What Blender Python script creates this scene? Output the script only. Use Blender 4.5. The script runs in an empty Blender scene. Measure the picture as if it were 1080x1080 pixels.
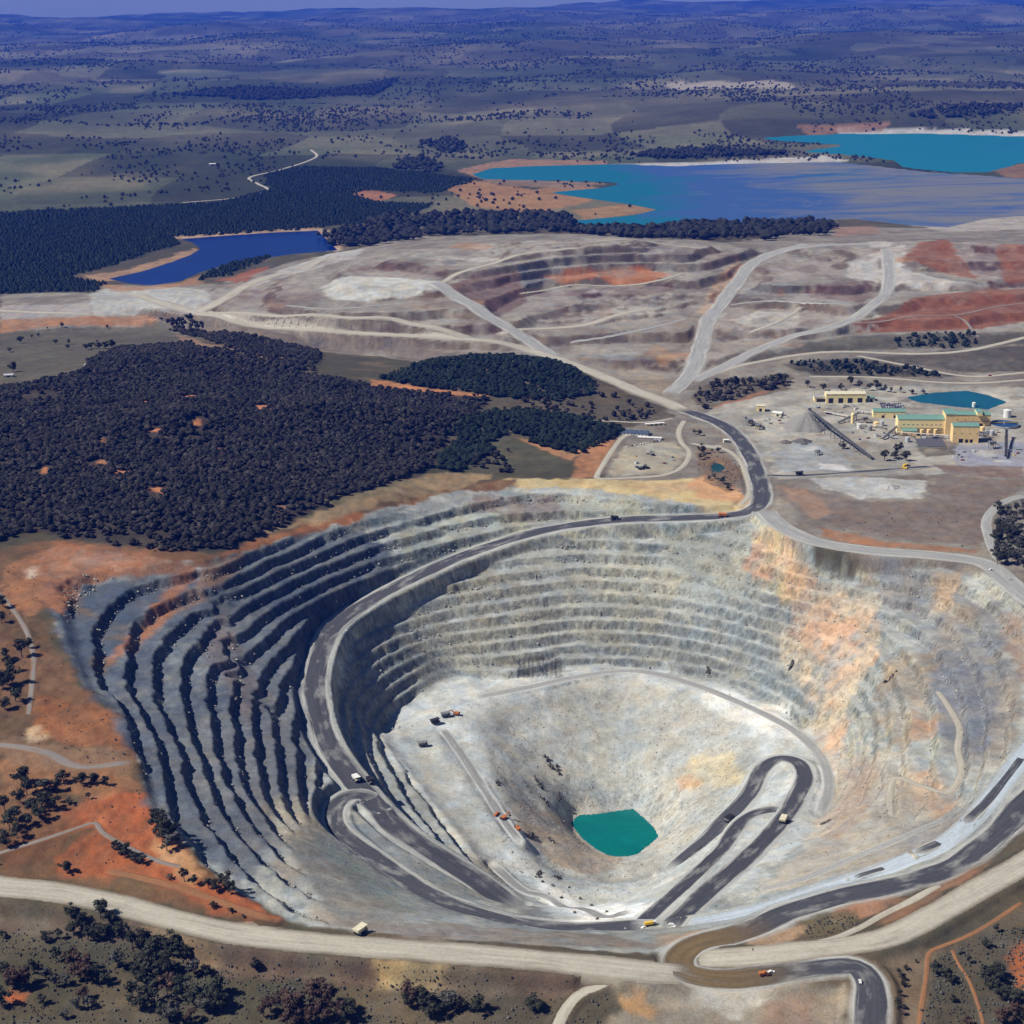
import bpy, math, random
import numpy as np

# ------------------------------------------------------------------ camera, sky, sun, exposure
CAM_Z = 800.0
FPX = 1713.0                      # focal length in pixels of a 1080 px wide frame
PITCH = math.radians(18.25)
ROLL = math.radians(1.0)
SUN_EL = math.radians(48.0)
SUN_AZ = math.radians(-100.0)      # clockwise from +Y (view direction); light comes from the left
scene = bpy.context.scene
col = scene.collection

_f = np.array([0.0, math.cos(PITCH), -math.sin(PITCH)])
_u0 = np.array([0.0, math.sin(PITCH), math.cos(PITCH)])
_r0 = np.array([1.0, 0.0, 0.0])
_r = _r0 * math.cos(ROLL) + _u0 * math.sin(ROLL) * -1.0
_u = _u0 * math.cos(ROLL) + _r0 * math.sin(ROLL)

cam_data = bpy.data.cameras.new("camera")
cam_data.sensor_width = 36.0
cam_data.lens = 36.0 * FPX / 1080.0
cam_data.clip_start = 1.0
cam_data.clip_end = 150000.0
cam = bpy.data.objects.new("camera", cam_data)
from mathutils import Matrix, Vector
cam.matrix_world = Matrix(((_r[0], _u[0], -_f[0], 0), (_r[1], _u[1], -_f[1], 0), (_r[2], _u[2], -_f[2], CAM_Z), (0, 0, 0, 1)))
col.objects.link(cam)
scene.camera = cam

world = bpy.data.worlds.new("World")
scene.world = world
world.use_nodes = True
wn = world.node_tree.nodes
wn.clear()
sky_tex = wn.new("ShaderNodeTexSky")
sky_tex.sky_type = 'NISHITA'
sky_tex.sun_disc = False
sky_tex.sun_elevation = SUN_EL
sky_tex.sun_rotation = SUN_AZ
sky_tex.altitude = 1500.0
sky_tex.air_density = 0.9
sky_tex.dust_density = 0.0
sky_tex.ozone_density = 4.5
bg = wn.new("ShaderNodeBackground")
bg.inputs["Strength"].default_value = 0.05
wo = wn.new("ShaderNodeOutputWorld")
world.node_tree.links.new(sky_tex.outputs[0], bg.inputs[0])
world.node_tree.links.new(bg.outputs[0], wo.inputs[0])

sun_data = bpy.data.lights.new("sun", 'SUN')
sun_data.energy = 5.0
sun_data.angle = math.radians(0.5)
sun_data.color = (1.0, 0.95, 0.87)
sun = bpy.data.objects.new("sun", sun_data)
_sd = Vector((math.sin(SUN_AZ) * math.cos(SUN_EL), math.cos(SUN_AZ) * math.cos(SUN_EL), math.sin(SUN_EL)))
sun.rotation_euler = _sd.to_track_quat('Z', 'Y').to_euler()
sun.location = (-2000, 1500, 3000)
col.objects.link(sun)

scene.view_settings.view_transform = 'Standard'
scene.view_settings.look = 'None'
scene.view_settings.gamma = 1.0
scene.view_settings.use_curve_mapping = False
scene.view_settings.exposure = 0.32
scene.cycles.volume_bounces = 0
scene.cycles.max_bounces = 4
scene.cycles.use_denoising = True
# ------------------------------------------------------------------ numeric helpers
rng = np.random.default_rng(7)

def ray(px, py):
    """direction of the line of sight through a surveyed point of the photograph"""
    a = (np.asarray(px, float) - 540.0) / FPX
    b = (540.0 - np.asarray(py, float)) / FPX
    return _f + a[..., None] * _r + b[..., None] * _u

def at_z(px, py, z):
    d = ray(px, py)
    t = (np.asarray(z, float) - CAM_Z) / d[..., 2]
    return np.stack([d[..., 0] * t, d[..., 1] * t, np.broadcast_to(np.asarray(z, float), t.shape)], -1)

def _hash(ix, iy, seed):
    h = (ix.astype(np.int64) * 374761393 + iy.astype(np.int64) * 668265263 + seed * 1274126177) & 0xFFFFFFFF
    h = ((h ^ (h >> 13)) * 1274126177) & 0xFFFFFFFF
    h = (h ^ (h >> 16)) & 0xFFFFFFFF
    return (h.astype(np.float32)) / np.float32(4294967295.0)

def vnoise(x, y, seed=0):
    x0 = np.floor(x); y0 = np.floor(y)
    fx = (x - x0).astype(np.float32); fy = (y - y0).astype(np.float32)
    fx = fx * fx * fx * (fx * (fx * 6 - 15) + 10); fy = fy * fy * fy * (fy * (fy * 6 - 15) + 10)
    ix = x0.astype(np.int64); iy = y0.astype(np.int64)
    a = _hash(ix, iy, seed); b = _hash(ix + 1, iy, seed)
    c = _hash(ix, iy + 1, seed); d = _hash(ix + 1, iy + 1, seed)
    return (a + (b - a) * fx) * (1 - fy) + (c + (d - c) * fx) * fy

def fbm(x, y, scale, octaves=4, seed=0, gain=0.5):
    """about -1 .. 1"""
    x = np.asarray(x) / scale; y = np.asarray(y) / scale
    s = np.zeros(np.shape(x), np.float32); amp = 1.0; tot = 0.0
    for o in range(octaves):
        s += amp * (vnoise(x, y, seed + o * 17) * 2 - 1); tot += amp
        x = x * 2.03 + 11.7; y = y * 2.03 - 5.3; amp *= gain
    return s / tot * 1.4

def smooth(a, b, x):
    t = np.clip((x - a) / (b - a), 0, 1)
    return t * t * (3 - 2 * t)

def srgb(r, g, b, k=1.0):
    c = np.array([r, g, b], float) / 255.0
    return np.where(c <= 0.04045, c / 12.92, ((c + 0.055) / 1.055) ** 2.4) * k

def resample(P, step):
    P = np.asarray(P, float)
    # Catmull-Rom through the points, then even spacing
    Q = np.vstack([2 * P[0] - P[1], P, 2 * P[-1] - P[-2]])
    out = []
    for i in range(1, len(Q) - 2):
        p0, p1, p2, p3 = Q[i - 1], Q[i], Q[i + 1], Q[i + 2]
        n = max(2, int(np.linalg.norm(p2 - p1) / step * 2))
        t = np.linspace(0, 1, n, endpoint=False)[:, None]
        out.append(0.5 * (2 * p1 + (p2 - p0) * t + (2 * p0 - 5 * p1 + 4 * p2 - p3) * t ** 2 + (3 * p1 - p0 - 3 * p2 + p3) * t ** 3))
    out.append(P[-1][None])
    C = np.vstack(out)
    L = np.concatenate([[0], np.cumsum(np.linalg.norm(np.diff(C[:, :2], axis=0), axis=1))])
    n = max(2, int(L[-1] / step))
    s = np.linspace(0, L[-1], n)
    return np.stack([np.interp(s, L, C[:, k]) for k in range(C.shape[1])], -1)

def inpoly(x, y, P):
    r = np.zeros(x.shape, bool)
    n = len(P)
    for i in range(n):
        x1, y1 = P[i][:2]; x2, y2 = P[(i + 1) % n][:2]
        if y1 == y2:
            continue
        c = ((y1 > y) != (y2 > y)) & (x < (x2 - x1) * (y - y1) / (y2 - y1) + x1)
        r ^= c
    return r

def segdist(x, y, A, B):
    dx, dy = B[0] - A[0], B[1] - A[1]
    L2 = dx * dx + dy * dy + 1e-9
    t = np.clip(((x - A[0]) * dx + (y - A[1]) * dy) / L2, 0, 1)
    return np.hypot(x - A[0] - t * dx, y - A[1] - t * dy), t
# ------------------------------------------------------------------ terrain: surveyed lines (photo x, photo y, height)
# lines given as rows of x, y, z; the solver fills the land between them
ROAD_MAIN = [(720,432,2),(745,441,2),(765,450,2),(782,466,1),(793,485,1),(801,508,1),(803,526,0),(796,537,-2),(775,543,-6),(740,546,-10),(695,547,-15),(650,549,-20),(600,555,-27),(545,567,-34),(480,590,-44),(420,618,-56),(377,642,-66),(350,664,-73),(338,690,-80),(332,720,-87),(336,755,-96),(349,790,-105),(372,822,-114),(397,852,-122),(430,882,-131),(470,908,-141),(508,933,-152),(545,960,-163)]
ROAD_LOOP = [(398,850,-120),(385,839,-116),(366,840,-114),(353,852,-113),(355,872,-112),(382,896,-110),(420,923,-106),(458,947,-102),(495,961,-98),(530,971,-94),(570,977,-90),(610,980,-86),(650,979,-82),(690,976,-78)]
RAMP_A = [(672,978,-80),(696,957,-86),(721,935,-97),(745,912,-108),(762,895,-117),(781,868,-130),(802,856,-137),(828,854,-140)]
RAMP_B = [(700,982,-78),(720,966,-80),(747,940,-92),(786,906,-112),(818,874,-130),(838,846,-144),(849,820,-152),(841,804,-156),(821,801,-160),(804,812,-164),(790,838,-170),(766,864,-180),(738,892,-194),(705,920,-208)]
ROAD_EAST = [(1165,735,0),(1142,782,-1),(1110,818,-2),(1080,848,-2),(1059,873,-3),(1033,895,-4),(1007,913,-5),(969,927,-6),(930,937,-7),(891,945,-8),(852,956,-9),(826,965,-10),(798,978,-10),(768,988,-10),(745,993,-10),(727,1000,-10),(716,1011,-9),(720,1023,-8),(738,1030,-7),(773,1033,-6),(800,1030,-5),(839,1025,-4),(878,1020,-3),(903,1021,-3),(916,1034,-3),(919,1050,-4),(917,1080,-5),(912,1110,-6)]
BENCH_EAST = [(1128,738,-2),(1105,770,-4),(1082,795,-8),(1062,820,-13),(1042,846,-19),(1015,876,-26),(985,897,-33),(950,911,-40),(918,924,-47),(880,936,-53),(840,949,-60),(800,961,-66),(760,970,-72),(715,977,-77)]
PERIM = [(-150,918,8),(-40,928,6),(0,935,5),(60,941,4),(120,953,3),(180,969,2),(240,983,1),(300,991,0),(380,998,0),(460,1004,0),(540,1010,-1),(620,1018,-2),(690,1025,-5),(735,1027,-8)]
PERIM_E = [(718,1011,-10),(745,1011,-8),(800,1008,-5),(850,1002,-3),(900,996,-2),(940,987,-1),(985,965,0),(1035,936,1),(1080,911,2),(1120,888,3),(1170,861,4),(1215,838,5)]
BACK_ROAD = [(806,536,0),(815,548,0),(833,560,0),(863,572,0),(920,581,0),(987,586,0),(1037,594,0),(1062,612,0),(1085,632,0),(1120,660,0),(1150,692,0),(1165,735,0)]

FIX = [  # everything that pins the height of the land
 ROAD_MAIN, ROAD_LOOP, RAMP_A, RAMP_B, ROAD_EAST, BENCH_EAST, PERIM, PERIM_E, BACK_ROAD,
 # pit rim, left and far side
 [(40,592,44),(52,630,42),(68,680,38),(92,722,34),(128,752,31),(146,800,27),(160,850,22),(185,880,18),(215,910,13),(262,950,7),(305,974,3),(380,984,0),(480,990,-2),(560,996,-3),(640,1003,-5),(690,1006,-7)],
 [(806,536,0),(760,533,3),(690,520,7),(620,508,9),(540,507,12),(480,515,14),(400,536,18),(330,556,24),(260,580,30),(215,592,34),(170,590,38),(120,578,42),(60,572,46),(40,592,44)],
 # bench and wall base round the pit floor
 [(395,775,-168),(412,748,-168),(440,730,-168),(480,712,-168),(540,716,-168),(590,704,-168),(640,700,-168),(700,704,-168),(770,720,-168),(820,742,-168),(855,770,-167),(876,800,-162),(878,830,-154),(868,862,-142),(846,890,-128)],
 [(470,752,-171),(520,737,-171),(580,722,-171),(650,710,-171),(720,728,-172),(785,752,-172),(830,784,-166)],
 [(420,790,-171),(450,830,-173),(480,862,-176),(512,900,-181),(545,935,-187),(590,958,-192),(640,968,-190)],
 [(468,780,-173),(495,815,-176),(530,860,-181),(565,915,-190),(605,945,-197),(650,952,-200),(690,935,-203)],
 # crater lip and cone down to the lake
 [(500,752,-173),(508,790,-177),(530,840,-183),(556,885,-196),(580,912,-212),(610,926,-226),(650,930,-232),(690,918,-228),(718,893,-215)],
 [(540,775,-200),(585,760,-200),(650,750,-200),(715,765,-200),(760,790,-198),(782,815,-186)],
 [(566,855,-224),(585,820,-228),(640,805,-232),(690,815,-232),(722,845,-228),(728,872,-222)],
 [(600,868,-269),(612,858,-269),(640,855,-269),(668,852,-269),(692,872,-269),(696,883,-269),(686,892,-269),(672,902,-269),(650,907,-269),(628,897,-269),(613,884,-269),(600,868,-269)],
 [(620,868,-272),(645,880,-274),(675,880,-272)],
 # right wall
 [(870,585,-18),(930,600,-18),(990,618,-20),(1040,655,-24),(1062,720,-28),(1050,790,-34)],
 [(905,690,-92),(935,705,-82),(955,750,-82),(950,800,-84),(935,850,-84),(905,890,-80)],
 [(960,640,-46),(1000,680,-50),(1012,740,-56),(1008,830,-62),(975,870,-62)],
 [(850,930,-70),(800,945,-86),(765,952,-92),(738,965,-84)],
 # left slopes outside the pit
 [(-60,560,52),(0,580,50),(30,582,47)],[(-60,640,44),(0,660,42),(30,690,40)],[(-60,760,32),(0,775,30),(60,785,30),(120,800,29)],
 [(-60,850,18),(0,860,17),(80,880,15),(160,905,13)],[(-60,905,9),(0,913,8),(90,925,7),(170,948,6),(250,970,4)],
 # below the perimeter road
 [(-60,975,-14),(40,978,-14),(120,990,-15),(200,1010,-16),(260,1028,-17),(340,1036,-17),(440,1042,-17),(540,1050,-17),(590,1052,-15),(620,1048,-13),(690,1046,-11),(740,1050,-10)],
 [(-60,1060,-20),(100,1070,-22),(300,1075,-22),(500,1085,-22),(700,1090,-16),(850,1080,-12)],[(-60,1160,-26),(300,1160,-28),(700,1160,-22),(1140,1160,-14)],
 [(800,1046,-9),(860,1040,-9),(890,1060,-10)],
 [(950,1025,-9),(945,1060,-10),(940,1110,-11)],[(985,1000,-5),(1040,970,-4),(1100,930,-3)],[(1000,1060,-10),(1100,1040,-9),(1140,1000,-8)],
 [(830,995,-12),(900,975,-11),(940,955,-10),(990,925,-8),(1040,895,-5)],
 # forest hill behind the pit
 [(-80,520,58),(60,515,62),(200,520,56),(320,525,44),(430,520,28)],[(-80,440,74),(60,440,84),(200,440,84),(330,430,70),(430,440,44),(500,450,26)],
 [(-80,395,46),(60,395,66),(180,370,70),(300,385,62),(380,405,44)],
 [(400,398,34),(480,380,44),(540,376,46),(600,390,34),(640,412,14)],[(420,420,26),(520,430,24),(620,445,10)],[(480,470,16),(560,485,12),(640,500,9)],
 # flat with the workshop lot, plant pads
 [(640,500,9),(668,460,8),(720,455,5),(725,490,4),(700,500,7),(660,502,8)],
 [(740,470,3),(780,500,2)],[(760,512,6),(735,500,6),(700,510,8)],
 [(815,470,2),(900,440,2),(1000,440,2),(1090,440,2)],[(815,500,2),(900,500,2),(1000,490,2),(1090,490,2)],[(840,410,4),(940,410,3),(1090,408,3)],
 [(840,530,3),(920,560,2),(1000,568,2)],[(850,510,9),(940,525,8),(1020,525,6),(1030,555,5)],[(1060,500,3),(1110,560,2)],
 # dump terraces
 [(-80,352,4),(60,352,4),(120,346,4),(210,353,2),(300,364,2),(400,374,4),(480,382,8),(540,385,6)],
 [(-60,326,19),(0,328,19),(50,330,22),(97,330,27)],
 [(97,320,38),(133,310,44),(160,317,44),(200,328,44),(250,340,42),(300,347,42),(360,350,42),(427,353,42),(493,358,38),(547,367,27),(577,375,19),(600,383,12),(643,401,5),(673,413,3),(700,423,2)],
 [(213,330,48),(267,331,60),(360,334,66),(410,335,63),(443,343,55),(477,352,45)],
 [(233,317,58),(260,302,60),(290,290,55),(327,280,47),(353,270,41)],
 [(460,301,88),(480,313,80),(510,331,63),(540,350,41),(560,363,27)],
 [(340,300,80),(370,297,88),(420,296,91),(455,298,91)],[(300,318,69),(340,322,77),(400,318,77),(440,320,74)],
 [(473,293,94),(500,283,105),(533,273,113),(573,265,118),(613,260,121),(680,260,118),(730,266,107)],
 [(380,280,96),(440,268,107),(520,256,116),(620,250,121),(700,252,116),(770,262,99)],
 [(545,300,66),(600,292,71),(660,285,74),(720,287,74),(735,296,71)],[(550,313,58),(620,310,52),(690,312,49),(720,308,55)],
 [(570,335,44),(640,337,44),(693,325,47)],[(610,362,27),(660,352,33),(700,345,38),(728,335,44)],[(650,395,6),(690,395,8),(712,385,14)],
 [(712,405,3),(733,383,14),(743,350,30),(750,333,38),(770,307,52),(790,281,66),(820,266,77),(870,259,85),(920,257,91),(980,256,94)],
 [(728,402,4),(787,375,16),(830,358,27),(870,347,36),(907,333,44),(927,317,55),(937,300,66),(937,277,80)],
 [(745,397,4),(787,384,8),(853,374,8),(903,372,8),(970,373,9),(1020,370,11),(1080,357,14),(1120,350,14)],
 [(770,350,33),(820,338,38),(850,325,44)],[(780,320,47),(850,318,52),(905,318,58)],[(800,300,66),(870,298,71),(915,298,71)],[(860,280,80),(920,278,83),(960,285,80)],
 [(890,352,19),(960,356,18),(1040,350,18),(1100,340,18)],[(905,338,30),(980,336,36),(1060,322,41),(1110,312,44)],[(950,312,52),(1010,305,58),(1080,305,58)],
 [(960,290,74),(975,262,96),(1000,256,102),(1060,256,105),(1110,262,102)],[(1000,300,69),(1050,296,69),(1110,292,71)],
 [(853,398,4),(920,398,3),(1037,404,3)],
 # behind the dumps
 [(-150,296,-6),(0,306,0),(90,306,6)],[(120,296,-8),(210,298,-8),(300,278,-8),(360,262,-8)],[(400,252,0),(520,240,-4),(640,236,-6),(800,236,-8),(1000,236,-8),(1150,236,-8)],
 [(-300,200,-12),(200,200,-12),(500,200,-12),(800,200,-14),(1300,200,-14)],
]

# --- solve on a regular grid in metres (harmonic fill, coarse to fine)
GX0, GX1, GY0, GY1 = -2800.0, 2800.0, 900.0, 7200.0

def solve(step, init, X0, X1, Y0, Y1, iters):
    nx = int((X1 - X0) / step) + 1; ny = int((Y1 - Y0) / step) + 1
    acc = np.zeros((ny, nx)); cnt = np.zeros((ny, nx))
    for L in FIX:
        A = np.array(L, float)
        P = at_z(A[:, 0], A[:, 1], A[:, 2])
        P = resample(P, step * 0.5) if len(P) > 2 else P
        i = np.round((P[:, 0] - X0) / step).astype(int); j = np.round((P[:, 1] - Y0) / step).astype(int)
        ok = (i >= 0) & (i < nx) & (j >= 0) & (j < ny)
        np.add.at(acc, (j[ok], i[ok]), P[ok, 2]); np.add.at(cnt, (j[ok], i[ok]), 1)
    fixed = cnt > 0
    val = np.where(fixed, acc / np.maximum(cnt, 1), 0)
    Z = init.copy() if init is not None else np.full((ny, nx), val[fixed].mean())
    Z[fixed] = val[fixed]
    for k in range(iters):
        Q = np.pad(Z, 1, mode='edge')
        N = 0.25 * (Q[:-2, 1:-1] + Q[2:, 1:-1] + Q[1:-1, :-2] + Q[1:-1, 2:])
        Z = np.where(fixed, val, N)
    return Z

def upsample(Z, step, step2, X0, X1, Y0, Y1):
    nx = int((X1 - X0) / step2) + 1; ny = int((Y1 - Y0) / step2) + 1
    x = np.arange(nx) * step2 / step; y = np.arange(ny) * step2 / step
    i = np.clip(x.astype(int), 0, Z.shape[1] - 2); j = np.clip(y.astype(int), 0, Z.shape[0] - 2)
    fx = np.clip(x - i, 0, 1)[None]; fy = np.clip(y - j, 0, 1)[:, None]
    a = Z[j][:, i]; b = Z[j][:, i + 1]; c = Z[j + 1][:, i]; d = Z[j + 1][:, i + 1]
    return (a * (1 - fx) + b * fx) * (1 - fy) + (c * (1 - fx) + d * fx) * fy

def relax(Z, n, w=0.5):
    for k in range(n):
        Q = np.pad(Z, 1, mode='edge')
        Z = (1 - w) * Z + w * 0.25 * (Q[:-2, 1:-1] + Q[2:, 1:-1] + Q[1:-1, :-2] + Q[1:-1, 2:])
    return Z

_Z, _st = None, None
for st, it in ((128, 400), (64, 200), (32, 150), (16, 100)):
    init = upsample(_Z, _st, st, GX0, GX1, GY0, GY1) if _Z is not None else None
    _Z = solve(st, init, GX0, GX1, GY0, GY1, it); _st = st
Z_OUT = relax(_Z, 2)
PX0, PX1, PY0, PY1 = -912.0, 912.0, 996.0, 2836.0
def sample_grid(Z, X0, Y0, st, x, y):
    u = np.clip((x - X0) / st, 0, Z.shape[1] - 1.001); v = np.clip((y - Y0) / st, 0, Z.shape[0] - 1.001)
    i = u.astype(int); j = v.astype(int); fx = u - i; fy = v - j
    return (Z[j, i] * (1 - fx) + Z[j, i + 1] * fx) * (1 - fy) + (Z[j + 1, i] * (1 - fx) + Z[j + 1, i + 1] * fx) * fy
_nx = int((PX1 - PX0) / 8) + 1; _ny = int((PY1 - PY0) / 8) + 1
_xx, _yy = np.meshgrid(PX0 + np.arange(_nx) * 8.0, PY0 + np.arange(_ny) * 8.0)
_Z = solve(8, sample_grid(_Z, GX0, GY0, 16, _xx, _yy), PX0, PX1, PY0, PY1, 160)
_Z = upsample(_Z, 8, 4, PX0, PX1, PY0, PY1)
Z_IN = relax(_Z, 14)

def base_height(x, y):
    a = sample_grid(Z_OUT, GX0, GY0, 16, x, y)
    b = sample_grid(Z_IN, PX0, PY0, 4, x, y)
    m = np.minimum(np.minimum(x - PX0, PX1 - x), np.minimum(y - PY0, PY1 - y))
    w = smooth(10, 120, m)
    return a * (1 - w) + b * w

# --- the land mesh: rows run away from the pit's near side, columns fan out with distance
_rows = [940.0]
while _rows[-1] < 46000:
    Y = _rows[-1]
    if Y < 1150: d = 2.6
    elif Y < 2180: d = 2.45
    elif Y < 2540: d = 1.65
    elif Y < 5500: d = min(2.2 + (Y - 2540) * 0.008, 9.5)
    else: d = min(9.0 + (Y - 5500) * 0.03, 0.0095 * Y)
    _rows.append(Y + d)
ROWS = np.array(_rows)
NC = 681
SC = np.interp(np.linspace(-1, 1, NC), [-1, -0.9, 0.9, 1], [-1, -0.74, 0.74, 1])   # closer together over the pit
_CI = np.arange(NC)
def col_of(s):
    return np.interp(s, SC, _CI)
def half_width(Y):
    return 0.40 * np.sqrt(Y * Y + 640000.0) + 150.0
RW = half_width(ROWS)
VX = SC[None, :] * RW[:, None]
VY = np.repeat(ROWS[:, None], NC, 1)
# ------------------------------------------------------------------ heights of the land mesh
def world_poly(pts, z):
    A = np.array(pts, float)
    return at_z(A[:, 0], A[:, 1], z)[:, :2]

RESERVOIR = [(113,294),(150,286),(178,277),(200,269),(211,262),(202,256),(190,252),(230,249),(290,245),(336,243),(357,264),(310,268),(267,274),(238,280),(212,287),(190,297),(160,301),(135,299)]
TAIL_A = [(497,184),(520,177),(573,175),(647,173),(715,175),(800,172),(880,171),(955,178),(1010,183),(1060,187),(1120,192),(1120,228),(1075,228),(1040,231),(1000,240),(960,238),(900,231),(830,234),(745,237),(683,243),(640,247),(600,243),(602,233),(667,227),(692,221),(660,215),(603,207),(580,203),(633,198),(652,193),(593,191),(510,189)]
TAIL_B = [(800,145),(890,141),(985,141),(1080,144),(1130,146),(1130,172),(1080,172),(1040,182),(990,181),(952,176),(942,169),(890,163),(845,160),(890,153),(822,149)]
PROC_POND = [(955,419),(985,414),(1020,412),(1043,417),(1063,424),(1042,432),(1007,429),(967,424)]
SMALL_POND = [(749,491),(755,488),(762,490),(765,494),(760,498),(752,498)]
PIT_LAKE = [(601,868),(610,860),(640,857),(668,853),(690,873),(695,882),(685,891),(672,901),(650,906),(630,896),(614,884)]
LAKE_Z = {'res': -13.0, 'ta': -16.0, 'tb': -16.0, 'proc': 1.0, 'small': 1.0, 'pit': -268.0}
W_RES = world_poly(RESERVOIR, -13); W_TA = world_poly(TAIL_A, -16); W_TB = world_poly(TAIL_B, -16)
W_PROC = world_poly(PROC_POND, 1); W_SMALL = world_poly(SMALL_POND, 1); W_LAKE = world_poly(PIT_LAKE, -268)

def poly_sdf(x, y, P):
    """signed distance in metres, positive inside"""
    d = np.full(x.shape, 1e9)
    n = len(P)
    for i in range(n):
        d = np.minimum(d, segdist(x, y, P[i], P[(i + 1) % n])[0])
    return np.where(inpoly(x, y, P), d, -d)

VZ = base_height(VX, VY)
far = smooth(5200, 6900, VY)
# rolling country beyond the mine
wx = VX + 500 * fbm(VX, VY, 3000, 2, 50); wy = VY + 500 * fbm(VX, VY, 3000, 2, 51)
amp = 14 + 80 * smooth(6500, 10000, VY) + 45 * smooth(12000, 26000, VY) + 30 * smooth(26000, 44000, VY)
hills = amp * (fbm(wx, wy * 0.8, 2600, 4, 52, 0.42) + 0.10) + 14 * smooth(7000, 9000, VY) * fbm(VX, VY, 700, 3, 53)
sub = VY > 5000
lake_guard = np.ones(VX.shape)
for P in (W_RES, W_TA, W_TB):
    bx = sub & (VX > P[:, 0].min() - 900) & (VX < P[:, 0].max() + 900) & (VY > P[:, 1].min() - 900) & (VY < P[:, 1].max() + 900)
    s = poly_sdf(VX[bx], VY[bx], P)
    lake_guard[bx] = np.minimum(lake_guard[bx], smooth(0, 800, -s))
zfar = -12 + hills * lake_guard
VZ = VZ * (1 - far) + zfar * far
# undulation close by
near_noise = smooth(4500, 3000, VY)
in_pit_soft = smooth(20, -20, VZ)
VZ += (1 - in_pit_soft) * (2.2 * fbm(VX, VY, 160, 4, 60)) + (1 - far) * 0.8 * fbm(VX, VY, 35, 3, 61)

# pit outline
RIM = [(40,592),(52,630),(68,680),(92,722),(128,752),(146,800),(160,850),(185,880),(215,910),(262,950),(305,974),(380,984),(480,990),(560,996),(640,1003),(700,1004),(735,990),(800,972),(860,950),(930,932),(1007,908),(1060,865),(1110,800),(1120,720),(1100,660),(1070,622),(1040,603),(987,592),(920,588),(863,579),(825,562),(806,541),(760,535),(690,522),(620,511),(540,510),(480,517),(400,538),(330,557),(260,581),(215,593),(170,591),(120,580),(60,575)]
_rimz = np.array([44,42,38,34,31,27,22,18,13,7,3,0,-2,-3,-5,-7,-9,-10,-9,-7,-5,-3,0,0,0,0,0,0,0,0,0,0,3,7,9,12,14,18,24,30,34,38,42,45], float)
_ra = np.array(RIM, float)
W_RIM = at_z(_ra[:, 0], _ra[:, 1], _rimz)[:, :2]
PITD = np.full(VX.shape, -500.0)
_bx = (VX > W_RIM[:, 0].min() - 150) & (VX < W_RIM[:, 0].max() + 150) & (VY > W_RIM[:, 1].min() - 150) & (VY < W_RIM[:, 1].max() + 150)
PITD[_bx] = poly_sdf(VX[_bx], VY[_bx], W_RIM)

def zone(pts, zs, soft, warp=0.0, seed=0):
    """0..1 weight of a surveyed patch of land"""
    A = np.array(pts, float)
    P = at_z(A[:, 0], A[:, 1], zs)[:, :2]
    m = soft + warp + 5
    b = (VX > P[:, 0].min() - m) & (VX < P[:, 0].max() + m) & (VY > P[:, 1].min() - m) & (VY < P[:, 1].max() + m)
    w = np.zeros(VX.shape)
    x, y = VX[b], VY[b]
    if warp:
        x, y = x + warp * fbm(x, y, warp * 3, 3, seed), y + warp * fbm(x, y, warp * 3, 3, seed + 5)
    w[b] = smooth(-soft, soft, poly_sdf(x, y, P))
    return w

FHILL = zone([(-60,412),(100,388),(260,374),(392,408),(515,420),(470,462),(455,492),(330,540),(232,575),(100,565),(-60,575)], 60.0, 60)
VZ += FHILL * 7.0 * fbm(VX, VY, 150, 3, 62)
OSLOPE = zone([(-60,600),(40,600),(60,690),(128,757),(146,800),(160,850),(215,912),(250,955),(150,930),(-60,905)], np.array([50,44,38,31,27,22,13,8,8,10.]), 20)
VZ += OSLOPE * (2.6 * np.abs(fbm(VX, VY, 38, 4, 180)) - 1.0 + 0.7 * fbm(VX, VY, 9, 2, 181))
# where the wall is cut into benches
T_LEFT = zone([(60,610),(215,594),(330,560),(420,545),(380,640),(345,690),(338,760),(352,800),(300,905),(345,985),(300,970),(215,908),(160,850),(128,752),(92,722)], np.array([40,32,20,10,-66,-80,-96,-105,-70,-4,4,14,24,31,34.]), 12)
T_FAR = zone([(420,545),(540,510),(806,541),(900,590),(930,640),(890,700),(850,762),(770,716),(640,697),(540,712),(470,735),(400,775),(350,700),(380,640)], np.array([12,12,0,-12,-40,-110,-160,-165,-165,-165,-165,-165,-80,-66.]), 14)
T_INNER = zone([(345,690),(400,640),(480,712),(440,735),(398,780),(470,870),(545,955),(500,938),(395,856),(340,765)], np.array([-84,-70,-165,-165,-165,-172,-170,-158,-124,-100.]), 8)
T_RIGHT = zone([(880,585),(1040,610),(1090,680),(1090,790),(1010,870),(960,880),(900,850),(880,760),(905,690)], np.array([-14,-6,-6,-10,-40,-66,-110,-150,-100.]), 16)
TW = np.clip(np.maximum(np.maximum(T_LEFT, T_FAR), np.maximum(T_INNER * 0.9, T_RIGHT * 0.95)), 0, 1) * smooth(-4, 10, PITD)
STEP = 13.5
ruck = fbm(VX, VY, 70, 3, 70)
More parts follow.
